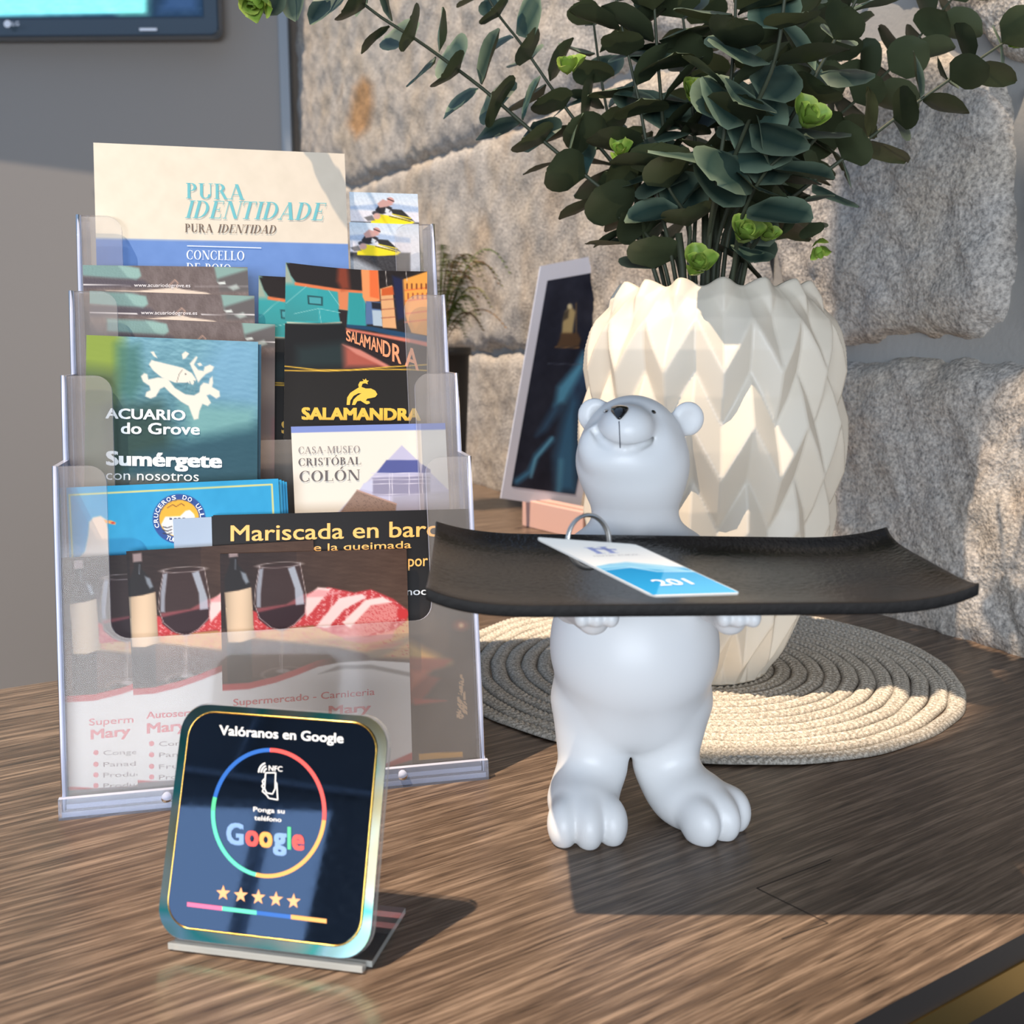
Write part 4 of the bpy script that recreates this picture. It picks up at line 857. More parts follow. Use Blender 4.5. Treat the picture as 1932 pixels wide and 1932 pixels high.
# ================================================================ ROUND PLACEMAT
MC = np.array([.572, 3.136]) * CZ; MR = .789 * CZ; NROW = 16
MAT = nt('woven_paper_yarn')
def mat_yarn():
    m, t, b = nt('woven_yarn'); N, L = t.nodes, t.links
    tc = N.new('ShaderNodeTexCoord'); n = N.new('ShaderNodeTexNoise'); n.inputs['Scale'].default_value = 700; n.inputs['Detail'].default_value = 3
    L.new(tc.outputs['Object'], n.inputs['Vector']); r = N.new('ShaderNodeValToRGB'); e = r.color_ramp.elements
    e[0].position = .35; e[0].color = (*lin((158, 150, 136)), 1); e[1].position = .65; e[1].color = (*lin((228, 220, 206)), 1)
    L.new(n.outputs['Fac'], r.inputs[0]); a = N.new('ShaderNodeAttribute'); a.attribute_name = 'Print'
    mx = N.new('ShaderNodeMix'); mx.data_type = 'RGBA'; mx.blend_type = 'MULTIPLY'; mx.inputs[0].default_value = 1
    L.new(r.outputs[0], mx.inputs[6]); L.new(a.outputs['Color'], mx.inputs[7]); L.new(mx.outputs[2], b.inputs['Base Color']); b.inputs['Roughness'].default_value = .75; return m
YARN = mat_yarn()
pm = root('placemat', (MC[0], MC[1], 0), 'round beige placemat of coiled woven braid under the white vase', 'placemat')
pitch = MR / NROW
for k in range(NROW):
    rc = pitch * (k + .5); n = max(24, int(2 * math.pi * rc / .0008)); nv = 11
    ph = np.linspace(0, 2 * math.pi, n, endpoint=False)[:, None]; u = np.linspace(-1, 1, nv)[None, :]
    s_ = ph * rc; tw = np.abs(np.sin((s_ + np.abs(u) * pitch * .45) * math.pi / .0052))
    wob = .0006 * np.sin(ph * 9 + k * 1.7) + .0004 * np.sin(ph * 23 + k)
    z = .0004 + .0026 * np.sqrt(np.clip(1 - u ** 2, 0, 1)) * (.38 + .62 * tw) - .0005 * np.exp(-(u / .16) ** 2) + (.0008 * np.sin(ph * 3 + 1) * (k / NROW) ** 2 + .0006 * (k / NROW) ** 2)
    rr = rc + u * pitch * .50 + wob * (k / NROW)
    V = np.stack([MC[0] + rr * np.cos(ph), MC[1] + rr * np.sin(ph), z], -1).reshape(-1, 3)
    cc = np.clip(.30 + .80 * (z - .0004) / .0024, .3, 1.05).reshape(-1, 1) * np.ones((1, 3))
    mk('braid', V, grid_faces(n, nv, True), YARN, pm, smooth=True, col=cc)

# ================================================================ WHITE VASE
VC = np.array([(1328 - 966) / 1950 * .772, .748]); VH = .277; NP = 15; ROW = .0345
CER = plain('matt_white_ceramic', (214, 204, 187), .42, spec=.4)
vz_ = np.array([0, .02, .05, .09, .13, .17, .205, .235, .255, .268, .277]); vr_ = np.array([.046, .054, .0665, .0805, .0885, .0905, .0900, .0860, .0805, .0735, .0655])
vs = root('vase', (VC[0], VC[1], .003), 'tall white ceramic vase with a folded chevron relief on the placemat', 'vase')
nph, nz_ = NP * 2 * 12, 250
ph = np.linspace(0, 2 * math.pi, nph, endpoint=False)[:, None]; zz = np.linspace(0, 1, nz_)[None, :] * VH
zig = 1 - np.abs(((ph * NP / math.pi) % 2) - 1)                  # 0..1..0 once per column pair
PH0 = .30
phase = (zz / ROW - zig * 1.0) / 2 + PH0
tri = 1 - 4 * np.abs((phase % 1) - .5)
fade = np.clip(zz / .02, 0, 1)
topf = np.clip((VH - zz) / .030, 0, 1)
R = np.interp(zz, vz_, vr_) + .0054 * tri * (.35 + .65 * fade) * (.30 + .70 * topf) + .0022 * np.cos(ph * NP) * (1 - topf)
top = .0026 * np.cos(ph * NP) * np.clip((zz - .25) / .027, 0, 1)
V = np.stack([VC[0] + R * np.cos(ph), VC[1] + R * np.sin(ph), zz + .003 + 0 * ph + top], -1)
# rounded lip turning inwards, then the inner wall
rl = R[:, -1:]; zt = V[:, -1:, 2]
lip = []
for dr_, dz in ((-.0015, .0016), (-.0035, .0016), (-.0052, 0), (-.006, -.006), (-.004, -.05), (.004, -.10)):
    lip.append(np.stack([VC[0] + (rl + dr_) * np.cos(ph), VC[1] + (rl + dr_) * np.sin(ph), zt + dz], -1))
V = np.concatenate([V] + lip, 1); nvv = V.shape[1]
mk('vase_body', V.reshape(-1, 3), grid_faces(nph, nvv, True), CER, vs, smooth=True)
mk('vase_foot', [(VC[0] + .0465 * math.cos(a), VC[1] + .0465 * math.sin(a), .0034) for a in np.linspace(0, 6.283, 40)[:-1]], [tuple(range(39))[::-1]], CER, vs)
mk('filler', [(VC[0] + .058 * math.cos(a), VC[1] + .058 * math.sin(a), .215) for a in np.linspace(0, 6.283, 30)[:-1]], [tuple(range(29))], plain('dark_filler', (40, 36, 30), .9, bump=.6, bscale=200), vs)

# ================================================================ BEAR FIGURINE (one continuous signed-distance body)
BX, BY = .062, .510
bear = root('bear_figurine', (BX, BY, 0), 'glossy white standing polar bear figurine looking up and smiling, arms out under the black tray', 'figurine')
def ell(P, c, r):
    q = (P - np.float32(c)) / np.float32(r); k0 = np.sqrt((q * q).sum(-1)); q2 = q / np.float32(r); k1 = np.sqrt((q2 * q2).sum(-1)) + 1e-9; return k0 * (k0 - 1) / k1
def cap(P, a, b, ra, rb):
    a, b = np.float32(a), np.float32(b); e = b - a; t = np.clip(((P - a) @ e) / (e @ e), 0, 1); return np.sqrt(((P - a - t[..., None] * e) ** 2).sum(-1)) - (ra + (rb - ra) * t)
def ellr(P, c, r, az, tiltx=0):
    """ellipsoid turned about the vertical by az, long axis pitched by tiltx"""
    ca, sa = math.cos(az), math.sin(az); Q = P - np.float32(c); X = Q[..., 0] * ca + Q[..., 1] * sa; Y = -Q[..., 0] * sa + Q[..., 1] * ca; Z = Q[..., 2]
    ct, st = math.cos(tiltx), math.sin(tiltx); Y, Z = Y * ct + Z * st, -Y * st + Z * ct
    return ell(np.stack([X, Y, Z], -1), (0, 0, 0), r)
def su(a, b, k): h = np.clip(.5 + .5 * (b - a) / k, 0, 1); return b * (1 - h) + a * h - k * h * (1 - h)
def ss(a, b, k): h = np.clip(.5 - .5 * (a + b) / k, 0, 1); return a * (1 - h) - b * h + k * h * (1 - h)
FLA = math.radians(4); FRA = math.radians(40)
def foot(P, c, az, sx=1.):
    d = ellr(P, (c[0], c[1], .013), (.0178, .025, .0160), az); f = np.array([math.sin(az), -math.cos(az)]); s_ = np.array([math.cos(az), math.sin(az)])
    toes = None
    for j, o in enumerate((-.0120, 0, .0120)):
        tc = np.array(c) + f * (.017 + (.003 if j == 1 else 0)) + s_ * o
        t_ = ellr(P, (tc[0], tc[1], .0092), (.0078, .0110, .0122), az); toes = t_ if toes is None else su(toes, t_, .0012)
    return su(d, toes, .0045)
FL_C = (-.0262, -.0170); FR_C = (.0285, -.0135)
def sdf(P):
    d = ell(P, (0, -.0035, .0885), (.0425, .0400, .0385))
    d = su(d, ell(P, (0, .006, .062), (.0405, .0350, .030)), .008)
    d = su(d, cap(P, (0, .001, .118), (0, .002, .162), .0300, .0190), .026)
    hd = ell(P, (-.0025, .0, .1900), (.0252, .0250, .0265))
    hd = su(hd, ell(P, (-.0025, -.003, .1820), (.0256, .0235, .0180)), .012)
    d = su(d, hd, .018)
    mz = ell(P, (-.0075, -.0195, .2015), (.0132, .0158, .0116))
    d = su(d, mz, .0042)
    for sx in (-1, 1): d = su(d, ell(P, (-.0080 + sx * .0155, -.0150, .1930), (.0060, .0070, .0080)), .007)
    d = su(d, ell(P, (-.0085, -.0190, .1865), (.0150, .0105, .0070)), .008)
    pts = [(-.0220, -.0180, .2000), (-.0200, -.0235, .1965), (-.0155, -.0295, .1938), (-.0092, -.0320, .1928), (-.0035, -.0300, .1938), (.0020, -.0250, .1962), (.0050, -.0190, .2000)]
    g = None
    for a, b in zip(pts[:-1], pts[1:]):
        c_ = cap(P, a, b, .0020, .0020); g = c_ if g is None else np.minimum(g, c_)
    d = ss(d, g, .0022)
    # ears
    for ex, ez, ey in ((.0255, .2045, .005), (-.0205, .2060, .010)):
        e_ = ellr(P, (ex, ey, ez), (.0086, .0034, .0086), .25 * (1 if ex > 0 else -1)); d = su(d, e_, .0028)
        d = ss(d, ellr(P, (ex + (.001 if ex > 0 else -.001), ey - .0040, ez), (.0058, .0022, .0056), .2), .0015)
    # legs and feet
    d = su(d, cap(P, (-.0190, .003, .058), (-.0198, -.001, .026), .0225, .0178), .004)
    d = su(d, cap(P, (.0190, .004, .058), (.0175, .003, .026), .0225, .0165), .004)
    d = su(d, foot(P, FL_C, FLA), .010); d = su(d, foot(P, FR_C, FRA), .010)
    # arms reaching forward, paws under the tray
    for sx in (-1, 1):
        sh = (sx * .024, -.006, .137); el = (sx * .033, -.045, .1245); pw = (sx * .0283, -.094, .1290)
        d = su(d, cap(P, sh, el, .0125, .0100), .012); a2 = cap(P, el, pw, .0095, .0070); d = su(d, a2, .006)
        paw = ell(P, (sx * .0283, -.1030, .1335), (.0095, .0095, .0050))
        for j in (-1, 0, 1): paw = su(paw, ell(P, (sx * .0283 + j * .0058, -.1090, .1335), (.0034, .0050, .0042)), .0012)
        d = su(d, paw, .004)
    return np.maximum(d, -P[..., 2])
H_ = .00095
lo = np.array([-.053, -.1185, -.0019]); hi = np.array([.064, .048, .2205])
def surface_nets(lo, hi, h):
    n = np.ceil((hi - lo) / h).astype(int) + 1
    ax = [lo[i] + np.arange(n[i]) * h for i in range(3)]
    D = np.empty(n, np.float32)
    for i in range(0, n[0], 16):
        X, Y, Z = np.meshgrid(ax[0][i:i + 16], ax[1], ax[2], indexing='ij'); D[i:i + 16] = sdf(np.stack([X, Y, Z], -1).astype(np.float32))
    S = D < 0
    c = np.zeros(tuple(n - 1), np.int8)
    for a in (0, 1):
        for b in (0, 1):
            for e in (0, 1): c += S[a:n[0] - 1 + a, b:n[1] - 1 + b, e:n[2] - 1 + e]
    I = np.argwhere((c > 0) & (c < 8)); idx = -np.ones(tuple(n - 1), np.int32); idx[tuple(I.T)] = np.arange(len(I))
    acc = np.zeros((len(I), 3)); cnt = np.zeros(len(I)); corners = [np.array(v) for v in np.ndindex(2, 2, 2)]
    for p in corners:
        for axn in range(3):
            if p[axn]: continue
            q = p.copy(); q[axn] = 1; dp = D[tuple((I + p).T)]; dq = D[tuple((I + q).T)]; m = (dp < 0) != (dq < 0)
            t = np.where(m, dp / (dp - dq + 1e-12), 0); pos = p + t[:, None] * (q - p); acc += np.where(m[:, None], pos, 0); cnt += m
    V = lo + (I + acc / cnt[:, None]) * h; Fs = []
    for axn in range(3):
        o1, o2 = [k for k in range(3) if k != axn]
        sl = [slice(1, n[k] - 1) for k in range(3)]; sl[axn] = slice(0, n[axn] - 1); sA = S[tuple(sl)]
        sl2 = list(sl); sl2[axn] = slice(1, n[axn]); sB = S[tuple(sl2)]
        E = np.argwhere(sA != sB); off = np.ones(3, int); off[axn] = 0; E = E + off
        u = np.zeros(3, int); u[o1] = 1; v = np.zeros(3, int); v[o2] = 1
        q = np.stack([idx[tuple((E - u - v).T)], idx[tuple((E - v).T)], idx[tuple(E.T)], idx[tuple((E - u).T)]], 1)
        fl = S[tuple(E.T)]; 
        if axn == 1: fl = ~fl
        q = np.where(fl[:, None], q, q[:, ::-1]); Fs.append(q)
    return V, np.concatenate(Fs)
Vb, Fb = surface_nets(lo, hi, H_)
VbW = Vb + np.array([BX, BY, 0])
GLZ = plain('glossy_white_glaze', (222, 222, 221), .40, spec=.45, coat=.0, bscale=8)
mk('body', VbW, Fb, GLZ, bear, smooth=True)
def hit(px, py, extra=0):
    o = CAM - [BX, BY, 0]; d = unit(ray(px, py)); t = .40
    for _ in range(80):
        s_ = float(sdf((o + d * t)[None].astype(np.float32))[0]) - extra
        if s_ < 5e-5: break
        t += s_ * .8
    return o + d * t + np.array([BX, BY, 0])
BLK = plain('glossy_black_enamel', (22, 20, 20), .12, coat=.5)
# nose: a rounded triangle standing proud of the muzzle
nose_px = spline([(1152, 770), (1155, 766), (1168, 764), (1182, 766), (1186, 770), (1184, 776), (1177, 785), (1171, 791), (1168, 792), (1164, 790), (1156, 781), (1152, 775), (1152, 770)], 37)[:-1]
V = []; ncx, ncy = 1168, 775
for ring, ex in ((1.0, .0000), (.96, .0007), (.80, .0012), (.45, .0015)):
    for x, y in nose_px: V.append(hit(ncx + (x - ncx) * ring, ncy + (y - ncy) * ring, ex))
V.append(hit(ncx, ncy, .0015)); n_ = 36; Fc = [(r_ * n_ + i, r_ * n_ + (i + 1) % n_, (r_ + 1) * n_ + (i + 1) % n_, (r_ + 1) * n_ + i) for r_ in range(3) for i in range(n_)] + [(3 * n_ + i, 3 * n_ + (i + 1) % n_, 4 * n_) for i in range(n_)]
mk('nose', V, Fc, BLK, bear, smooth=True)
for ex, ey, rot in ((1142, 775, -.5), (1233.5, 777, .6)):
    V = []
    for ring, e_ in ((1, .0001), (.7, .0005)):
        for a in np.linspace(0, 6.283, 13)[:-1]:
            x, y = 4.8 * ring * math.cos(a), 3.0 * ring * math.sin(a); V.append(hit(ex + x * math.cos(rot) - y * math.sin(rot), ey + x * math.sin(rot) + y * math.cos(rot), e_))
    V.append(hit(ex, ey, .0006)); mk('eye', V, [(i, (i + 1) % 12, 12 + (i + 1) % 12, 12 + i) for i in range(12)] + [(12 + i, 12 + (i + 1) % 12, 24) for i in range(12)], BLK, bear, smooth=True)
tube('muzzle_line', [hit(1168 + 2.2 * t, 795 + 50 * t) for t in np.linspace(0, 1, 12)], .00028, plain('grey_line', (96, 98, 106), .5), bear, 6)

# ================================================================ TRAY
def tray_mat():
    m, t, b = nt('hammered_dark_metal'); N, L = t.nodes, t.links
    tc = N.new('ShaderNodeTexCoord'); v = N.new('ShaderNodeTexNoise'); v.inputs['Scale'].default_value = 420; v.inputs['Detail'].default_value = 3
    n2 = N.new('ShaderNodeTexNoise'); n2.inputs['Scale'].default_value = 22; L.new(tc.outputs['Object'], v.inputs['Vector']); L.new(tc.outputs['Object'], n2.inputs['Vector'])
    r = N.new('ShaderNodeValToRGB'); e = r.color_ramp.elements; e[0].position = .35; e[0].color = (*lin((16, 14, 13)), 1); e[1].position = .75; e[1].color = (*lin((46, 37, 29)), 1)
    L.new(n2.outputs['Fac'], r.inputs[0]); L.new(r.outputs[0], b.inputs['Base Color'])
    b.inputs['Roughness'].default_value = .27; b.inputs['Specular IOR Level'].default_value = .8
    bp = N.new('ShaderNodeBump'); bp.inputs['Strength'].default_value = .7; bp.inputs['Distance'].default_value = .0004; L.new(v.outputs['Fac'], bp.inputs['Height']); L.new(bp.outputs[0], b.inputs['Normal']); return m
TRM = tray_mat()
cFL = on_Y(803, 1128, .378); cFR = on_Y(1848, 1119, .378); cBL = on_Y(822, 1010, .470); cBR = on_Y(1672, 1021, .470)
tr = root('tray', tuple((cFL + cFR + cBL + cBR) / 4), 'rectangular black hammered tray with upturned corners held out by the white bear', 'tray')
nu, nv = 90, 44
u = np.linspace(0, 1, nu)[:, None, None]; v = np.linspace(0, 1, nv)[None, :, None]
T0 = (1 - u) * (1 - v) * cFL + u * (1 - v) * cFR + (1 - u) * v * cBL + u * v * cBR
uu = (2 * u - 1)[..., 0]; vv = (2 * v - 1)[..., 0]
def dish(uu, vv):
    # rims rise a little along every side; corners highest
    e = np.abs(uu) ** 9; f = np.abs(vv) ** 6; ends = np.clip((np.abs(uu) - .62) / .38, 0, 1) ** 2
    return -.0072 + .0036 * e + .0036 * ends + .0022 * f * (vv <= 0) + .0068 * f * (vv > 0) * (1 - .25 * e)
z_off = dish(uu, vv)
T0[..., 2] += z_off + .0020
rr_ = .006   # round the corners in plan
for sx in (0, 1):
    for sy in (0, 1): pass
TH_ = .0050; top = T0; bot = T0 - np.array([0, 0, TH_])
V = np.concatenate([top.reshape(-1, 3), bot.reshape(-1, 3)]); g1 = grid_faces(nu, nv); g2 = g1[:, ::-1] + nu * nv; sd_ = []
for i in range(nu - 1): sd_ += [(i * nv, i * nv + nu * nv, (i + 1) * nv + nu * nv, (i + 1) * nv), (i * nv + nv - 1, (i + 1) * nv + nv - 1, (i + 1) * nv + nv - 1 + nu * nv, i * nv + nv - 1 + nu * nv)]
for j in range(nv - 1): sd_ += [(j, j + 1, j + 1 + nu * nv, j + nu * nv), ((nu - 1) * nv + j, (nu - 1) * nv + j + nu * nv, (nu - 1) * nv + j + 1 + nu * nv, (nu - 1) * nv + j + 1)]
tro = mk('dish', V, np.concatenate([g1, g2, np.array(sd_)]), TRM, tr, smooth=False)
tro.data.materials.append(plain('tray_edge', (16, 14, 13), .6, spec=.25, bump=.3, bscale=300))
for i_ in range(2 * len(g1), len(tro.data.polygons)): tro.data.polygons[i_].material_index = 1
bv = tro.modifiers.new('soft_edge', 'BEVEL'); bv.width = .0006; bv.segments = 2; bv.limit_method = 'ANGLE'; bv.angle_limit = math.radians(50)
def tray_z(x, y):
    a = (x - cFL[0]) / (cFR[0] - cFL[0]); b_ = (y - cFL[1]) / (cBL[1] - cFL[1]); zz0 = cFL[2] * (1 - a) * (1 - b_) + cFR[2] * a * (1 - b_) + cBL[2] * (1 - a) * b_ + cBR[2] * a * b_
    return zz0 + dish(np.array(2 * a - 1), np.array(2 * b_ - 1)) + .0020

# ================================================================ KEY TAG WITH RING
kBL = on_Y(1232, 1124, .383); kBR = on_Y(1399, 1119, .385); kTL = on_Y(1009, 1013, .404)
ku = unit(kBR - kBL); kd = kTL - kBL; kd -= ku * np.dot(kd, ku); KW = np.linalg.norm(kBR - kBL)
kTLr = kTL; kn = unit(np.cross(ku, kTL - kBL)); kn = kn if kn[2] > 0 else -kn
kTR = on_plane(1200, 1027, kBL, kn)
def kq(a, b): return (1 - b) * ((1 - a) * kBL + a * kBR) + b * ((1 - a) * kTL + a * kTR)
kt = root('key_tag', tuple(kq(.5, .5)), 'white and blue hotel key card number 201 with a steel ring on the black tray', 'key tag')
out = [kq(a, b) for a, b in rrect(1, 1, .05, 4)]
prism('card', out, -kn * .0012, plain('white_plastic', (240, 236, 228), .3), kt)
nu, nv = 130, 180; V = [kq(.015 + .97 * i / (nu - 1), .012 + .976 * j / (nv - 1)) + kn * .00012 for i in range(nu) for j in range(nv)]
pp = proj(np.array(V)); p = Paint(pp, (240, 234, 224))
p.poly([(1112, 1072), (1150, 1064), (1185, 1062), (1260, 1072), (1330, 1074), (1420, 1128), (1230, 1130)], (32, 138, 186), .8)
p.poly([(1255, 1068), (1340, 1072), (1420, 1130), (1238, 1122)], (98, 168, 206), 1.5, .75).poly([(1125, 1068), (1180, 1060), (1250, 1066), (1305, 1078), (1250, 1076), (1180, 1070), (1128, 1074)], (160, 206, 222), 1.2, .9)
p.line([(1135, 1076), (1190, 1070), (1240, 1078), (1310, 1078)], 1.6, (190, 220, 230), .8)
mk('card_face', V, grid_faces(nu, nv), PRINT, kt, col=lin(np.clip(p.c, 0, 255)))
kput = lambda x, y: on_plane(x, y, kBL + kn * .0003, kn)
kup = unit(np.array((1009, 1013)) - np.array((1232, 1124)))
lay_text('lettering', text_polys('201', .012), (1246, 1105), (1311, 1102), 24, kput, ink((246, 246, 246)), kt, up=kup)
lay_text('logo_letter', serif_polys('II'), (1124, 1045), (1168, 1043), 26, kput, ink((150, 156, 196)), kt, up=kup, cap=1.0)
mk('logo_stroke', [kput(1112, 1034), kput(1162, 1036), kput(1164, 1038), kput(1116, 1036)], [(0, 1, 2, 3)], ink((150, 156, 196)), kt)
lay_text('small_lettering', text_polys('HOTEL RURAL', 0), (1122, 1050), (1208, 1047), 4, kput, ink((170, 160, 156)), kt, up=kup)
STEEL = plain('polished_steel', (226, 222, 214), .34, metal=1)
rc_ = on_Y(1109, 1023, .4105); 
for dz in (0, .0011):
    pts = []
    ra_ = unit(np.array([.86, .42, -.18])); rb_ = unit(np.array([.06, .12, 1.0])); 
    for a in np.linspace(0, 2 * math.pi, 40, endpoint=False): pts.append(rc_ + ra_ * 0.0098 * math.cos(a) + rb_ * .0108 * math.sin(a) + np.array([.0006, -.0006, .0004]) * (dz / .0011))
    tube('ring', pts, .00075, STEEL, kt, 8, True)

# ================================================================ PICTURE CARDS ON A WOODEN BLOCK
def leaning_card(name, label, TLp, TRp, BLp, BRp, Yb, lean, inner, paint, group=None):
    BL, BR = on_Y(*BLp, Yb), on_Y(*BRp, Yb + .045); tl, trr = on_Y(*TLp, Yb + lean), on_Y(*TRp, Yb + lean + .045)
    n_ = unit(np.cross(BR - BL, tl - BL)); n_ = n_ if n_[1] < 0 else -n_
    trr = on_plane(*TRp, BL, n_); BR = on_plane(*BRp, BL, n_)
    r_ = root(name, tuple((BL + BR) / 2), label, 'card', group)
    prism('card_stock', [BL, BR, trr, tl], -n_ * .0025, plain('card_stock_white', (214, 220, 238), .5), r_)
    q = lambda a, b: (1 - b) * ((1 - a) * BL + a * BR) + b * ((1 - a) * tl + a * trr)
    a0, a1, b0, b1 = inner; nu, nv = 90, 170
    V = [q(a0 + (a1 - a0) * i / (nu - 1), b0 + (b1 - b0) * j / (nv - 1)) + n_ * .0004 for i in range(nu) for j in range(nv)]
    p = Paint(proj(np.array(V)), (28, 34, 52)); paint(p); mk('picture', V, grid_faces(nu, nv), PRINT, r_, col=lin(np.clip(p.c, 0, 255))); return r_, BL, BR, n_
def paint_saint(p):
    p.noise(70, 8, 3).poly([(1120, 640), (1180, 560), (1190, 600), (1120, 720), (1090, 760), (1080, 720)], (44, 84, 128), 18, .7)
    p.poly([(1086, 690), (1100, 664), (1104, 690), (1066, 760), (1046, 766), (1052, 730)], (84, 160, 200), 7, .9).poly([(1045, 764), (1060, 770), (1030, 812), (1012, 822)], (60, 110, 150), 8, .7)
    p.line([(1040, 830), (1012, 860), (1000, 890), (975, 908)], 10, (62, 128, 170), 5, .9).line([(1042, 826), (1010, 866), (1002, 900)], 4, (110, 180, 214), 3, .8)
    p.poly([(1062, 790), (1080, 740), (1090, 760), (1088, 930), (1050, 928), (1046, 860)], (56, 112, 154), 12, .85).line([(1058, 870), (1054, 930)], 9, (90, 160, 196), 5, .6)
    p.poly([(1062, 604), (1066, 588), (1076, 576), (1086, 588), (1082, 612), (1080, 630), (1060, 630)], (190, 170, 120), 2, .9).poly([(1064, 590), (1074, 582), (1072, 600), (1062, 606)], (50, 46, 44), 2, .8).ell(1075, 578, 4.5, 5, (206, 196, 160), 1.2).line([(1087, 572), (1087, 628)], 1.6, (130, 104, 66), 1)
    p.poly([(1058, 628), (1090, 628), (1096, 640), (1092, 654), (1050, 654), (1056, 640)], (92, 70, 50), 2, .9).line([(1048, 655), (1092, 656)], 2, (130, 100, 66), 1).line([(1034, 686), (1100, 688)], 1.5, (80, 90, 110), 1, .8)
c1, BLc, BRc, cn = leaning_card('picture_card', 'white-bordered postcard with a dark blue picture of a lit statue leaning on a pink block', (1020, 502), (1194, 468), (945, 940), (1094, 962), 1.34, .05, (.10, .90, .055, .93), paint_saint)
c2, *_ = leaning_card('picture_card', 'second white-bordered card behind the vase, only a dark corner showing', (1190, 500), (1330, 520), (1190, 930), (1330, 950), 1.40, .03, (.06, .92, .05, .94), lambda p: (p.c.__setitem__(slice(None), (46, 48, 52)), p.noise(30, 6, 4)))
PW = plain('pink_painted_wood', (226, 184, 170), .5)
bk0 = on_z(985, 992); bk1 = on_z(1090, 1018); bx_ = unit(bk1 - bk0); by_ = np.array([-bx_[1], bx_[0], 0])
blk = root('card_block', tuple(bk0 + bx_ * .04), 'small pale pink wooden block holding the blue picture card upright', 'card holder')
hb_ = on_Y(985, 942, bk0[1])[2]
box('block', bk0, bx_ * (np.linalg.norm(bk1 - bk0) + .01), by_ * .03, (0, 0, hb_), PW, blk, .0012)
box('slot', bk0 + by_ * .008 + np.array([0, 0, hb_ - .0005]), bx_ * (np.linalg.norm(bk1 - bk0) + .01), by_ * .004, (0, 0, .0007), plain('slot_shadow_wood', (150, 116, 104), .7), blk)
# ================================================================ EUCALYPTUS
def leaf_mat(name, dark, pale, under):
    m, t, b = nt(name); N, L = t.nodes, t.links
    a = N.new('ShaderNodeAttribute'); a.attribute_name = 'Print'; oi = N.new('ShaderNodeObjectInfo'); ge = N.new('ShaderNodeNewGeometry')
    tc = N.new('ShaderNodeTexCoord'); n = N.new('ShaderNodeTexNoise'); n.inputs['Scale'].default_value = 60; n.inputs['Detail'].default_value = 3; L.new(tc.outputs['Object'], n.inputs['Vector'])
    m1 = N.new('ShaderNodeMix'); m1.data_type = 'RGBA'; m1.inputs[6].default_value = (*lin(dark), 1); m1.inputs[7].default_value = (*lin(pale), 1); L.new(a.outputs['Fac'], m1.inputs[0])
    m2 = N.new('ShaderNodeMix'); m2.data_type = 'RGBA'; m2.inputs[7].default_value = (*lin(under), 1); L.new(m1.outputs[2], m2.inputs[6]); L.new(ge.outputs['Backfacing'], m2.inputs[0])
    hs = N.new('ShaderNodeHueSaturation'); mr = N.new('ShaderNodeMapRange'); mr.inputs['To Min'].default_value = .65; mr.inputs['To Max'].default_value = 1.45
    L.new(oi.outputs['Random'], mr.inputs['Value']); mm = N.new('ShaderNodeMath'); mm.operation = 'MULTIPLY'; L.new(mr.outputs[0], mm.inputs[0])
    mr2 = N.new('ShaderNodeMapRange'); mr2.inputs['To Min'].default_value = .8; mr2.inputs['To Max'].default_value = 1.2; L.new(n.outputs['Fac'], mr2.inputs['Value']); L.new(mr2.outputs[0], mm.inputs[1])
    L.new(mm.outputs[0], hs.inputs['Value']); L.new(m2.outputs[2], hs.inputs['Color']); L.new(hs.outputs[0], b.inputs['Base Color']); b.inputs['Roughness'].default_value = .48; b.inputs['Specular IOR Level'].default_value = .35
    out = N['Material Output']; tl = N.new('ShaderNodeBsdfTranslucent'); L.new(hs.outputs[0], tl.inputs[0]); mx = N.new('ShaderNodeMixShader'); mx.inputs[0].default_value = .12
    L.new(b.outputs[0], mx.inputs[1]); L.new(tl.outputs[0], mx.inputs[2]); L.new(mx.outputs[0], out.inputs[0]); return m
LEAF = leaf_mat('eucalyptus_leaf', (30, 54, 50), (104, 120, 100), (64, 72, 50)); LIME = leaf_mat('lime_leaf', (112, 148, 52), (178, 196, 92), (118, 146, 60))
STEM = plain('stem_green_brown', (58, 64, 46), .6); VST = plain('stem_young', (96, 110, 70), .6)
def leaf_mesh(name, ln, wd, cup, mat, bend=.0, nl=7, nw=5):
    V, C_ = [], []
    for i in range(nl):
        t = i / (nl - 1); half = wd / 2 * (math.sin(math.pi * min(1, .06 + .94 * t)) ** .50) * (1.06 - .12 * t)
        if i == nl - 1: half = wd * .06
        if i == 0: half = wd * .05
        for j in range(nw):
            s = -1 + 2 * j / (nw - 1); V.append((ln * t, half * s, cup * (s * s * half / wd * 2) * 1.0 + bend * t * t + .0006 * math.sin(7 * t + 3 * s)))
            C_.append(1.0 if (abs(s) > .99 or i in (0, nl - 1)) else (.25 if s == 0 else .08))
    me = bpy.data.meshes.new(name); me.from_pydata(V, [], [tuple(f) for f in grid_faces(nl, nw)]); me.update()
    me.polygons.foreach_set('use_smooth', np.ones(len(me.polygons), bool)); me.materials.append(mat)
    at = me.color_attributes.new('Print', 'FLOAT_COLOR', 'POINT'); at.data.foreach_set('color', np.c_[np.repeat(np.array(C_)[:, None], 3, 1), np.ones(len(C_))].astype(np.float32).ravel()); return me
BIG = [leaf_mesh('leaf_a', .0330, .0325, .0030, LEAF, .001), leaf_mesh('leaf_b', .0315, .0330, -.0030, LEAF, -.003), leaf_mesh('leaf_c', .0360, .0295, .0050, LEAF, .004), leaf_mesh('leaf_d', .0305, .0290, .0020, LEAF, -.001)]
SML = [leaf_mesh('leaf_small', .0180, .0150, .003, LEAF, .001)]
LIM = [leaf_mesh('leaf_lime', .0150, .0150, .0050, LIME, .0030), leaf_mesh('leaf_lime_b', .0120, .0125, .0045, LIME, .0040)]
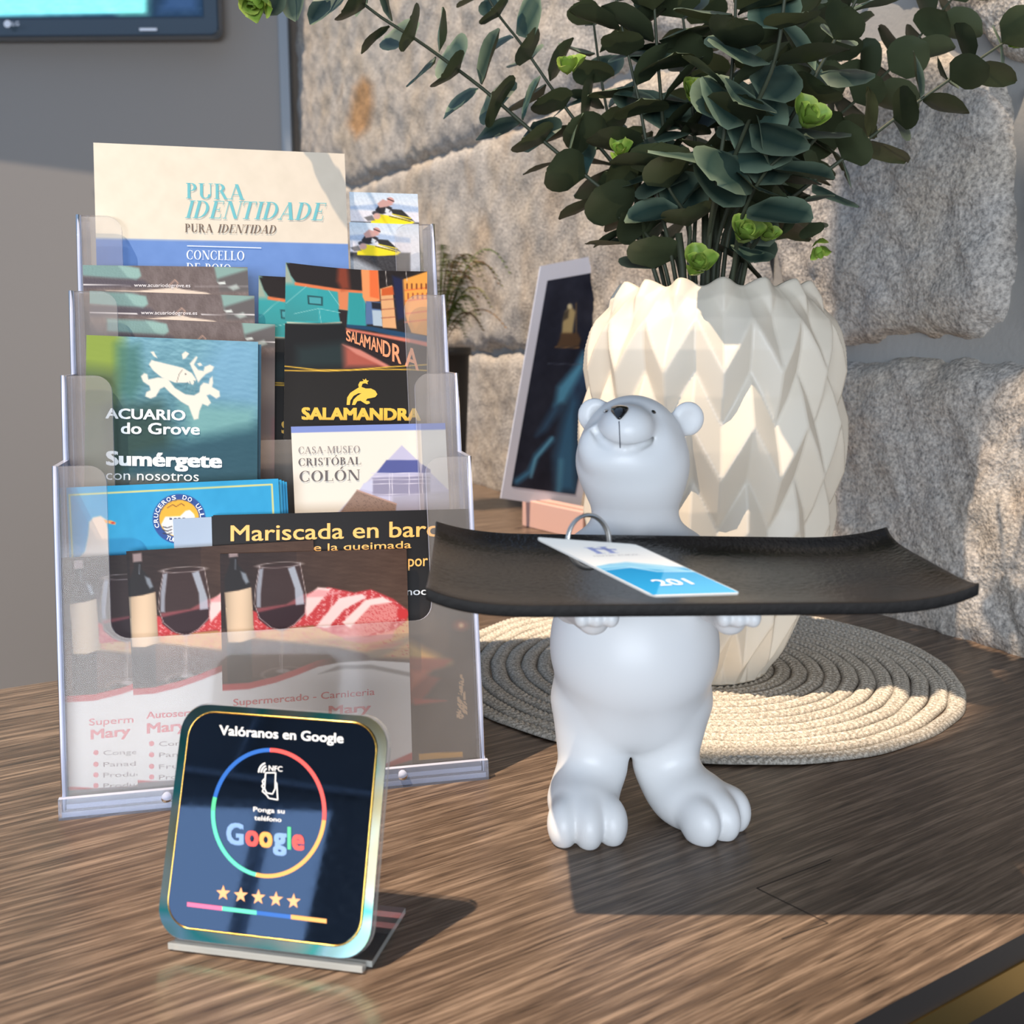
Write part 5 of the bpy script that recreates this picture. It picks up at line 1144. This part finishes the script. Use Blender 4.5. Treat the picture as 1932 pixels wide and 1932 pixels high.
euc = root('eucalyptus_bouquet', (VC[0], VC[1], .21), 'spreading bunch of dark green eucalyptus stems with a few lime sprigs in the white vase', 'plant')
n_leaf = [0]; LV = []
def put_leaf(me, P, dirv, nrm, scale=1.):
    x = unit(dirv); z = np.asarray(nrm, float) - x * np.dot(nrm, x); z = unit(z); y = np.cross(z, x)
    M = Matrix(((x[0], y[0], z[0], 0), (x[1], y[1], z[1], 0), (x[2], y[2], z[2], 0), (0, 0, 0, 1)))
    LV.append((me, Matrix.Translation(Vector(P) - Vector(euc.location)) @ M @ Matrix.Scale(scale, 4), P)); n_leaf[0] += 1
rl_ = random.Random(11)
def stem(px, dY, node=.0235, start=.0, big=1., tipsize=.65, rad=.0018, lime=False):
    """A stem through photo points; dY is how far each point stands behind the vase axis."""
    pts = [on_Y(x, y, VC[1] + d) for (x, y), d in zip(px, dY)]
    pts = [np.array([VC[0] + (pts[0][0] - VC[0]) * .5, VC[1] + dY[0] * .5, .218])] + pts
    n = 60; S = spline(pts, n); L_ = np.r_[0, np.cumsum(np.linalg.norm(np.diff(S, axis=0), axis=1))]
    tube('stem', S[::2], np.linspace(rad, rad * .45, len(S[::2])), STEM, euc, 6)
    t = start + node * .4; k = rl_.randint(0, 1)
    while t < L_[-1]:
        P = np.array([np.interp(t, L_, S[:, i]) for i in range(3)]); Q = np.array([np.interp(min(t + .004, L_[-1]), L_, S[:, i]) for i in range(3)]); T = unit(Q - P + 1e-9)
        if P[2] < .285 and np.hypot(P[0] - VC[0], P[1] - VC[1]) < .07: t += node; continue
        if P[2] < .318 and abs(P[0] - VC[0]) < .055 and rl_.random() < .8: t += node * .9; k += 1; continue
        a0 = rl_.uniform(-.35, .35) + k * math.pi / 2; A = unit(np.cross(T, (0.2, 1, .1))); B = np.cross(T, A)
        fr = t / L_[-1]; sc_ = big * (1.06 - (1 - tipsize) * fr ** 2) * rl_.uniform(1.0, 1.26)
        for sgn in (0, math.pi):
            side = A * math.cos(a0 + sgn) + B * math.sin(a0 + sgn); d_ = unit(side + T * rl_.uniform(.15, .75)); nn = unit(T * .9 - side * .35 + np.array([rl_.uniform(-.35, .35) for _ in range(3)]))
            me = rl_.choice(BIG) if sc_ > .55 else SML[0]
            put_leaf(me, P + side * rad, d_, nn, sc_ if sc_ > .55 else sc_ * 1.6)
        t += node * .86 * (1.08 - .25 * fr) * rl_.uniform(.9, 1.1); k += 1
def rosette(px, py, dY, s=1.0, n=9, up=(0, -.5, .8)):
    s *= .80
    C0 = on_Y(px, py, VC[1] + dY); up = unit(up); A = unit(np.cross(up, (1, 0, .2))); B = np.cross(up, A)
    for i in range(n):
        r_ = i / n; a = i * 2.4; side = A * math.cos(a) + B * math.sin(a); d_ = unit(side * (1.1 - r_ * .9) + up * (.25 + r_ * 1.1)); nn = unit(up * 1 - side * (.2 + .8 * r_))
        put_leaf(LIM[i % 2], C0 + up * .004 * r_ + side * .002, d_, nn, s * (1.1 - .55 * r_))
# left side, long arching stems
stem([(1238, 520), (1200, 440), (1150, 370), (1090, 320), (1000, 245), (920, 175), (855, 125), (790, 78), (715, 30), (640, -25), (560, -48), (490, -30)], [.0, .01, .02, .02, .02, .02, .01, .0, -.01, -.02, -.04, -.06], .0235, .07)
stem([(1245, 500), (1215, 400), (1150, 300), (1095, 240), (1040, 165), (985, 85), (935, 20), (890, -60)], [.03, .04, .05, .05, .05, .05, .04, .04], .0250, .09)
stem([(1270, 500), (1245, 390), (1225, 300), (1205, 190), (1180, 80), (1150, -60)], [-.01, -.02, -.02, -.02, -.02, -.02], .0255, .13, 1.12)
stem([(1280, 500), (1235, 420), (1180, 340), (1150, 230), (1130, 120), (1110, -40)], [.03, .05, .06, .06, .06, .06], .025, .06)
# centre
stem([(1310, 480), (1315, 360), (1308, 220), (1295, 80), (1270, -80)], [.0, .01, .0, .0, .0], .0245, .12, 1.1)
stem([(1335, 480), (1350, 360), (1372, 210), (1385, 80), (1390, -80)], [-.04, -.08, -.10, -.11, -.12], .0250, .15, 1.25)
stem([(1350, 480), (1395, 330), (1420, 200), (1432, 60), (1430, -100)], [-.02, -.04, -.05, -.05, -.05], .0240, .13, 1.12)
stem([(1360, 470), (1420, 330), (1470, 210), (1500, 90), (1530, -60)], [.01, .02, .02, .02, .01], .0235, .11, 1.15)
stem([(1340, 480), (1360, 300), (1330, 150), (1340, 0), (1320, -120)], [.05, .07, .08, .08, .08], .025, .12, 1.1)
stem([(1390, 480), (1450, 360), (1520, 250), (1560, 120), (1590, -40)], [.04, .06, .07, .08, .08], .024, .05, 1.15)
# more growth high in the centre
stem([(1300, 440), (1260, 300), (1245, 160), (1235, 20), (1230, -90)], [.02, .0, -.02, -.03, -.03], .024, .15, 1.1)
stem([(1375, 440), (1460, 280), (1540, 140), (1610, 10), (1660, -80)], [-.02, -.05, -.07, -.08, -.08], .024, .13, 1.1)
stem([(1340, 440), (1400, 260), (1460, 120), (1480, 0), (1490, -90)], [-.05, -.10, -.13, -.14, -.14], .024, .15, 1.2)
# right side
stem([(1400, 500), (1440, 420), (1510, 360), (1590, 300), (1680, 230), (1770, 165), (1850, 110), (1925, 60)], [.0, -.01, -.02, -.03, -.03, -.04, -.04, -.04], .0270, .07)
stem([(1395, 490), (1450, 380), (1540, 260), (1620, 185), (1690, 120), (1760, 40), (1830, -40)], [.02, .03, .04, .05, .06, .07, .08], .0255, .07)
stem([(1405, 510), (1430, 450), (1470, 400), (1500, 380), (1525, 415), (1540, 440)], [-.03, -.05, -.06, -.06, -.06, -.06], .0190, .07, .85, .5)
stem([(1255, 505), (1225, 450), (1195, 420), (1165, 410)], [.0, .0, .01, .01], .018, .05, .85, .8)
stem([(1300, 500), (1300, 420), (1260, 350), (1245, 280)], [-.02, -.03, -.04, -.04], .021, .06, .95, .9)
stem([(1385, 500), (1400, 410), (1440, 330), (1480, 290)], [-.05, -.08, -.10, -.11], .021, .06, 1., .9)
for (x0, x1, y1, d0) in ((1290, 1280, 440, -.02), (1325, 1330, 400, .01), (1372, 1400, 430, -.01), (1345, 1352, 380, .03)):
    a, b = on_Y(x0, 560, VC[1] + d0), on_Y(x1, y1, VC[1] + d0); tube('stem', [a + (0, 0, -.03), a, (a + b) / 2 + (.001, 0, 0), b], .0026, STEM, euc, 7)
rosette(1318, 508, -.075, 1.15, 10, (-.1, -.8, .5)); rosette(1402, 452, -.085, 1.15, 11, (.1, -.7, .6)); rosette(1440, 452, -.07, .9, 8, (.3, -.6, .6))
rosette(1515, 235, -.10, 1.30, 9, (.3, -.7, .5)); rosette(1310, 190, -.05, 1.15, 12, (.1, -.6, .6)); rosette(1075, 140, -.03, 1.1, 8, (-.1, -.5, .8))
rosette(1540, 462, -.06, .8, 5, (.2, -.5, -.7)); rosette(1905, 90, -.03, 1.2, 7, (.5, -.5, .6)); rosette(492, -14, -.06, 1.5, 9, (-.3, -.4, -.6)); rosette(1172, 292, -.03, .9, 7, (-.2, -.8, .4))

def vis(e):
    q = proj(np.array(e[2])); return (0 if (-60 < q[0] < 1992 and -60 < q[1] < 1992) else 10) + np.linalg.norm(np.array(e[2]) - CAM)
LV = [e for e in LV if proj(np.array(e[2]))[1] > -330]
LV.sort(key=vis)
for me, M, P in LV[:300]:
    o = bpy.data.objects.new('leaf', me); COL.objects.link(o); o.parent = euc; o.matrix_basis = M
if len(LV) > 300:
    V, Fc, cc, mi = [], [], [], []
    for me, M, P in LV[300:]:
        b = len(V); V += [tuple(M @ v.co) for v in me.vertices]; Fc += [tuple(i + b for i in p.vertices) for p in me.polygons]
        cc += [tuple(c.color[:3]) for c in me.color_attributes['Print'].data]; mi += [1 if me in LIM else 0] * len(me.polygons)
    off = np.array(euc.location); o = mk('small_leaves', np.array(V) + off, Fc, LEAF, euc, True, np.array(cc), [LEAF, LIME], mi); o['kind'] = 'stuff'

# ================================================================ FERN IN A DARK POT, FAR END OF THE COUNTER
fY = 1.52; fp = on_z(845, 985); fp = np.array([-.105, fY, 0]); fern = root('potted_fern', tuple(fp), 'small wispy brown-green fern in a dark pot behind the leaflet rack', 'plant')
zp = on_Y(850, 655, fY)[2]
n = 28; prof = [(.030, 0), (.034, .01), (.040, zp * .6), (.043, zp - .012), (.046, zp - .012), (.046, zp), (.040, zp), (.039, zp - .015)]
V = [fp + np.array([r_ * math.cos(a), r_ * math.sin(a), z_]) for a in np.linspace(0, 2 * math.pi, n, endpoint=False) for r_, z_ in prof]
mk('pot', V, grid_faces(n, len(prof), True), plain('dark_pot', (46, 44, 42), .5), fern, smooth=True)
mk('soil', [fp + np.array([.0395 * math.cos(a), .0395 * math.sin(a), zp - .010]) for a in np.linspace(0, 6.283, n)[:-1]], [tuple(range(n - 1))], plain('soil', (50, 38, 28), .95, bump=.7, bscale=150), fern)
FG = [plain('fern_olive', (112, 112, 50), .6), plain('fern_brown', (124, 94, 58), .6), plain('fern_green', (84, 104, 40), .6)]
rf_ = random.Random(5); top_c = fp + np.array([0, 0, zp - .01])
for i in range(64):
    az = rf_.uniform(-math.pi, math.pi); rch = rf_.uniform(.04, .105); ht = rf_.uniform(.07, .20); pts = []
    for t in np.linspace(0, 1, 12): pts.append(top_c + np.array([math.cos(az) * rch * t, math.sin(az) * rch * t, ht * (1.5 * t - 1.0 * t * t) * 1.6 - .03 * t * t]))
    V, Fc = tube_vf(pts, np.linspace(.0008, .0003, 12), 4); V = [np.array(v) for v in V]
    sd_ = np.array([-math.sin(az), math.cos(az), 0])
    for k in range(3, 12):
        for m_ in range(2):
            Pk = np.array(pts[k]) if m_ == 0 else (np.array(pts[k]) + np.array(pts[k - 1])) / 2; ln = .020 * (1.25 - k / 12)
            for sg in (-1, 1):
                b = len(V); tpp = Pk + sd_ * sg * ln + np.array([math.cos(az) * ln * .5, math.sin(az) * ln * .5, -.003]); w_ = np.array([math.cos(az), math.sin(az), .2]) * .0018
                V += [Pk - w_, Pk + w_, tpp]; Fc.append((b, b + 1, b + 2))
    mk('frond', V, Fc, FG[i % 3], fern)
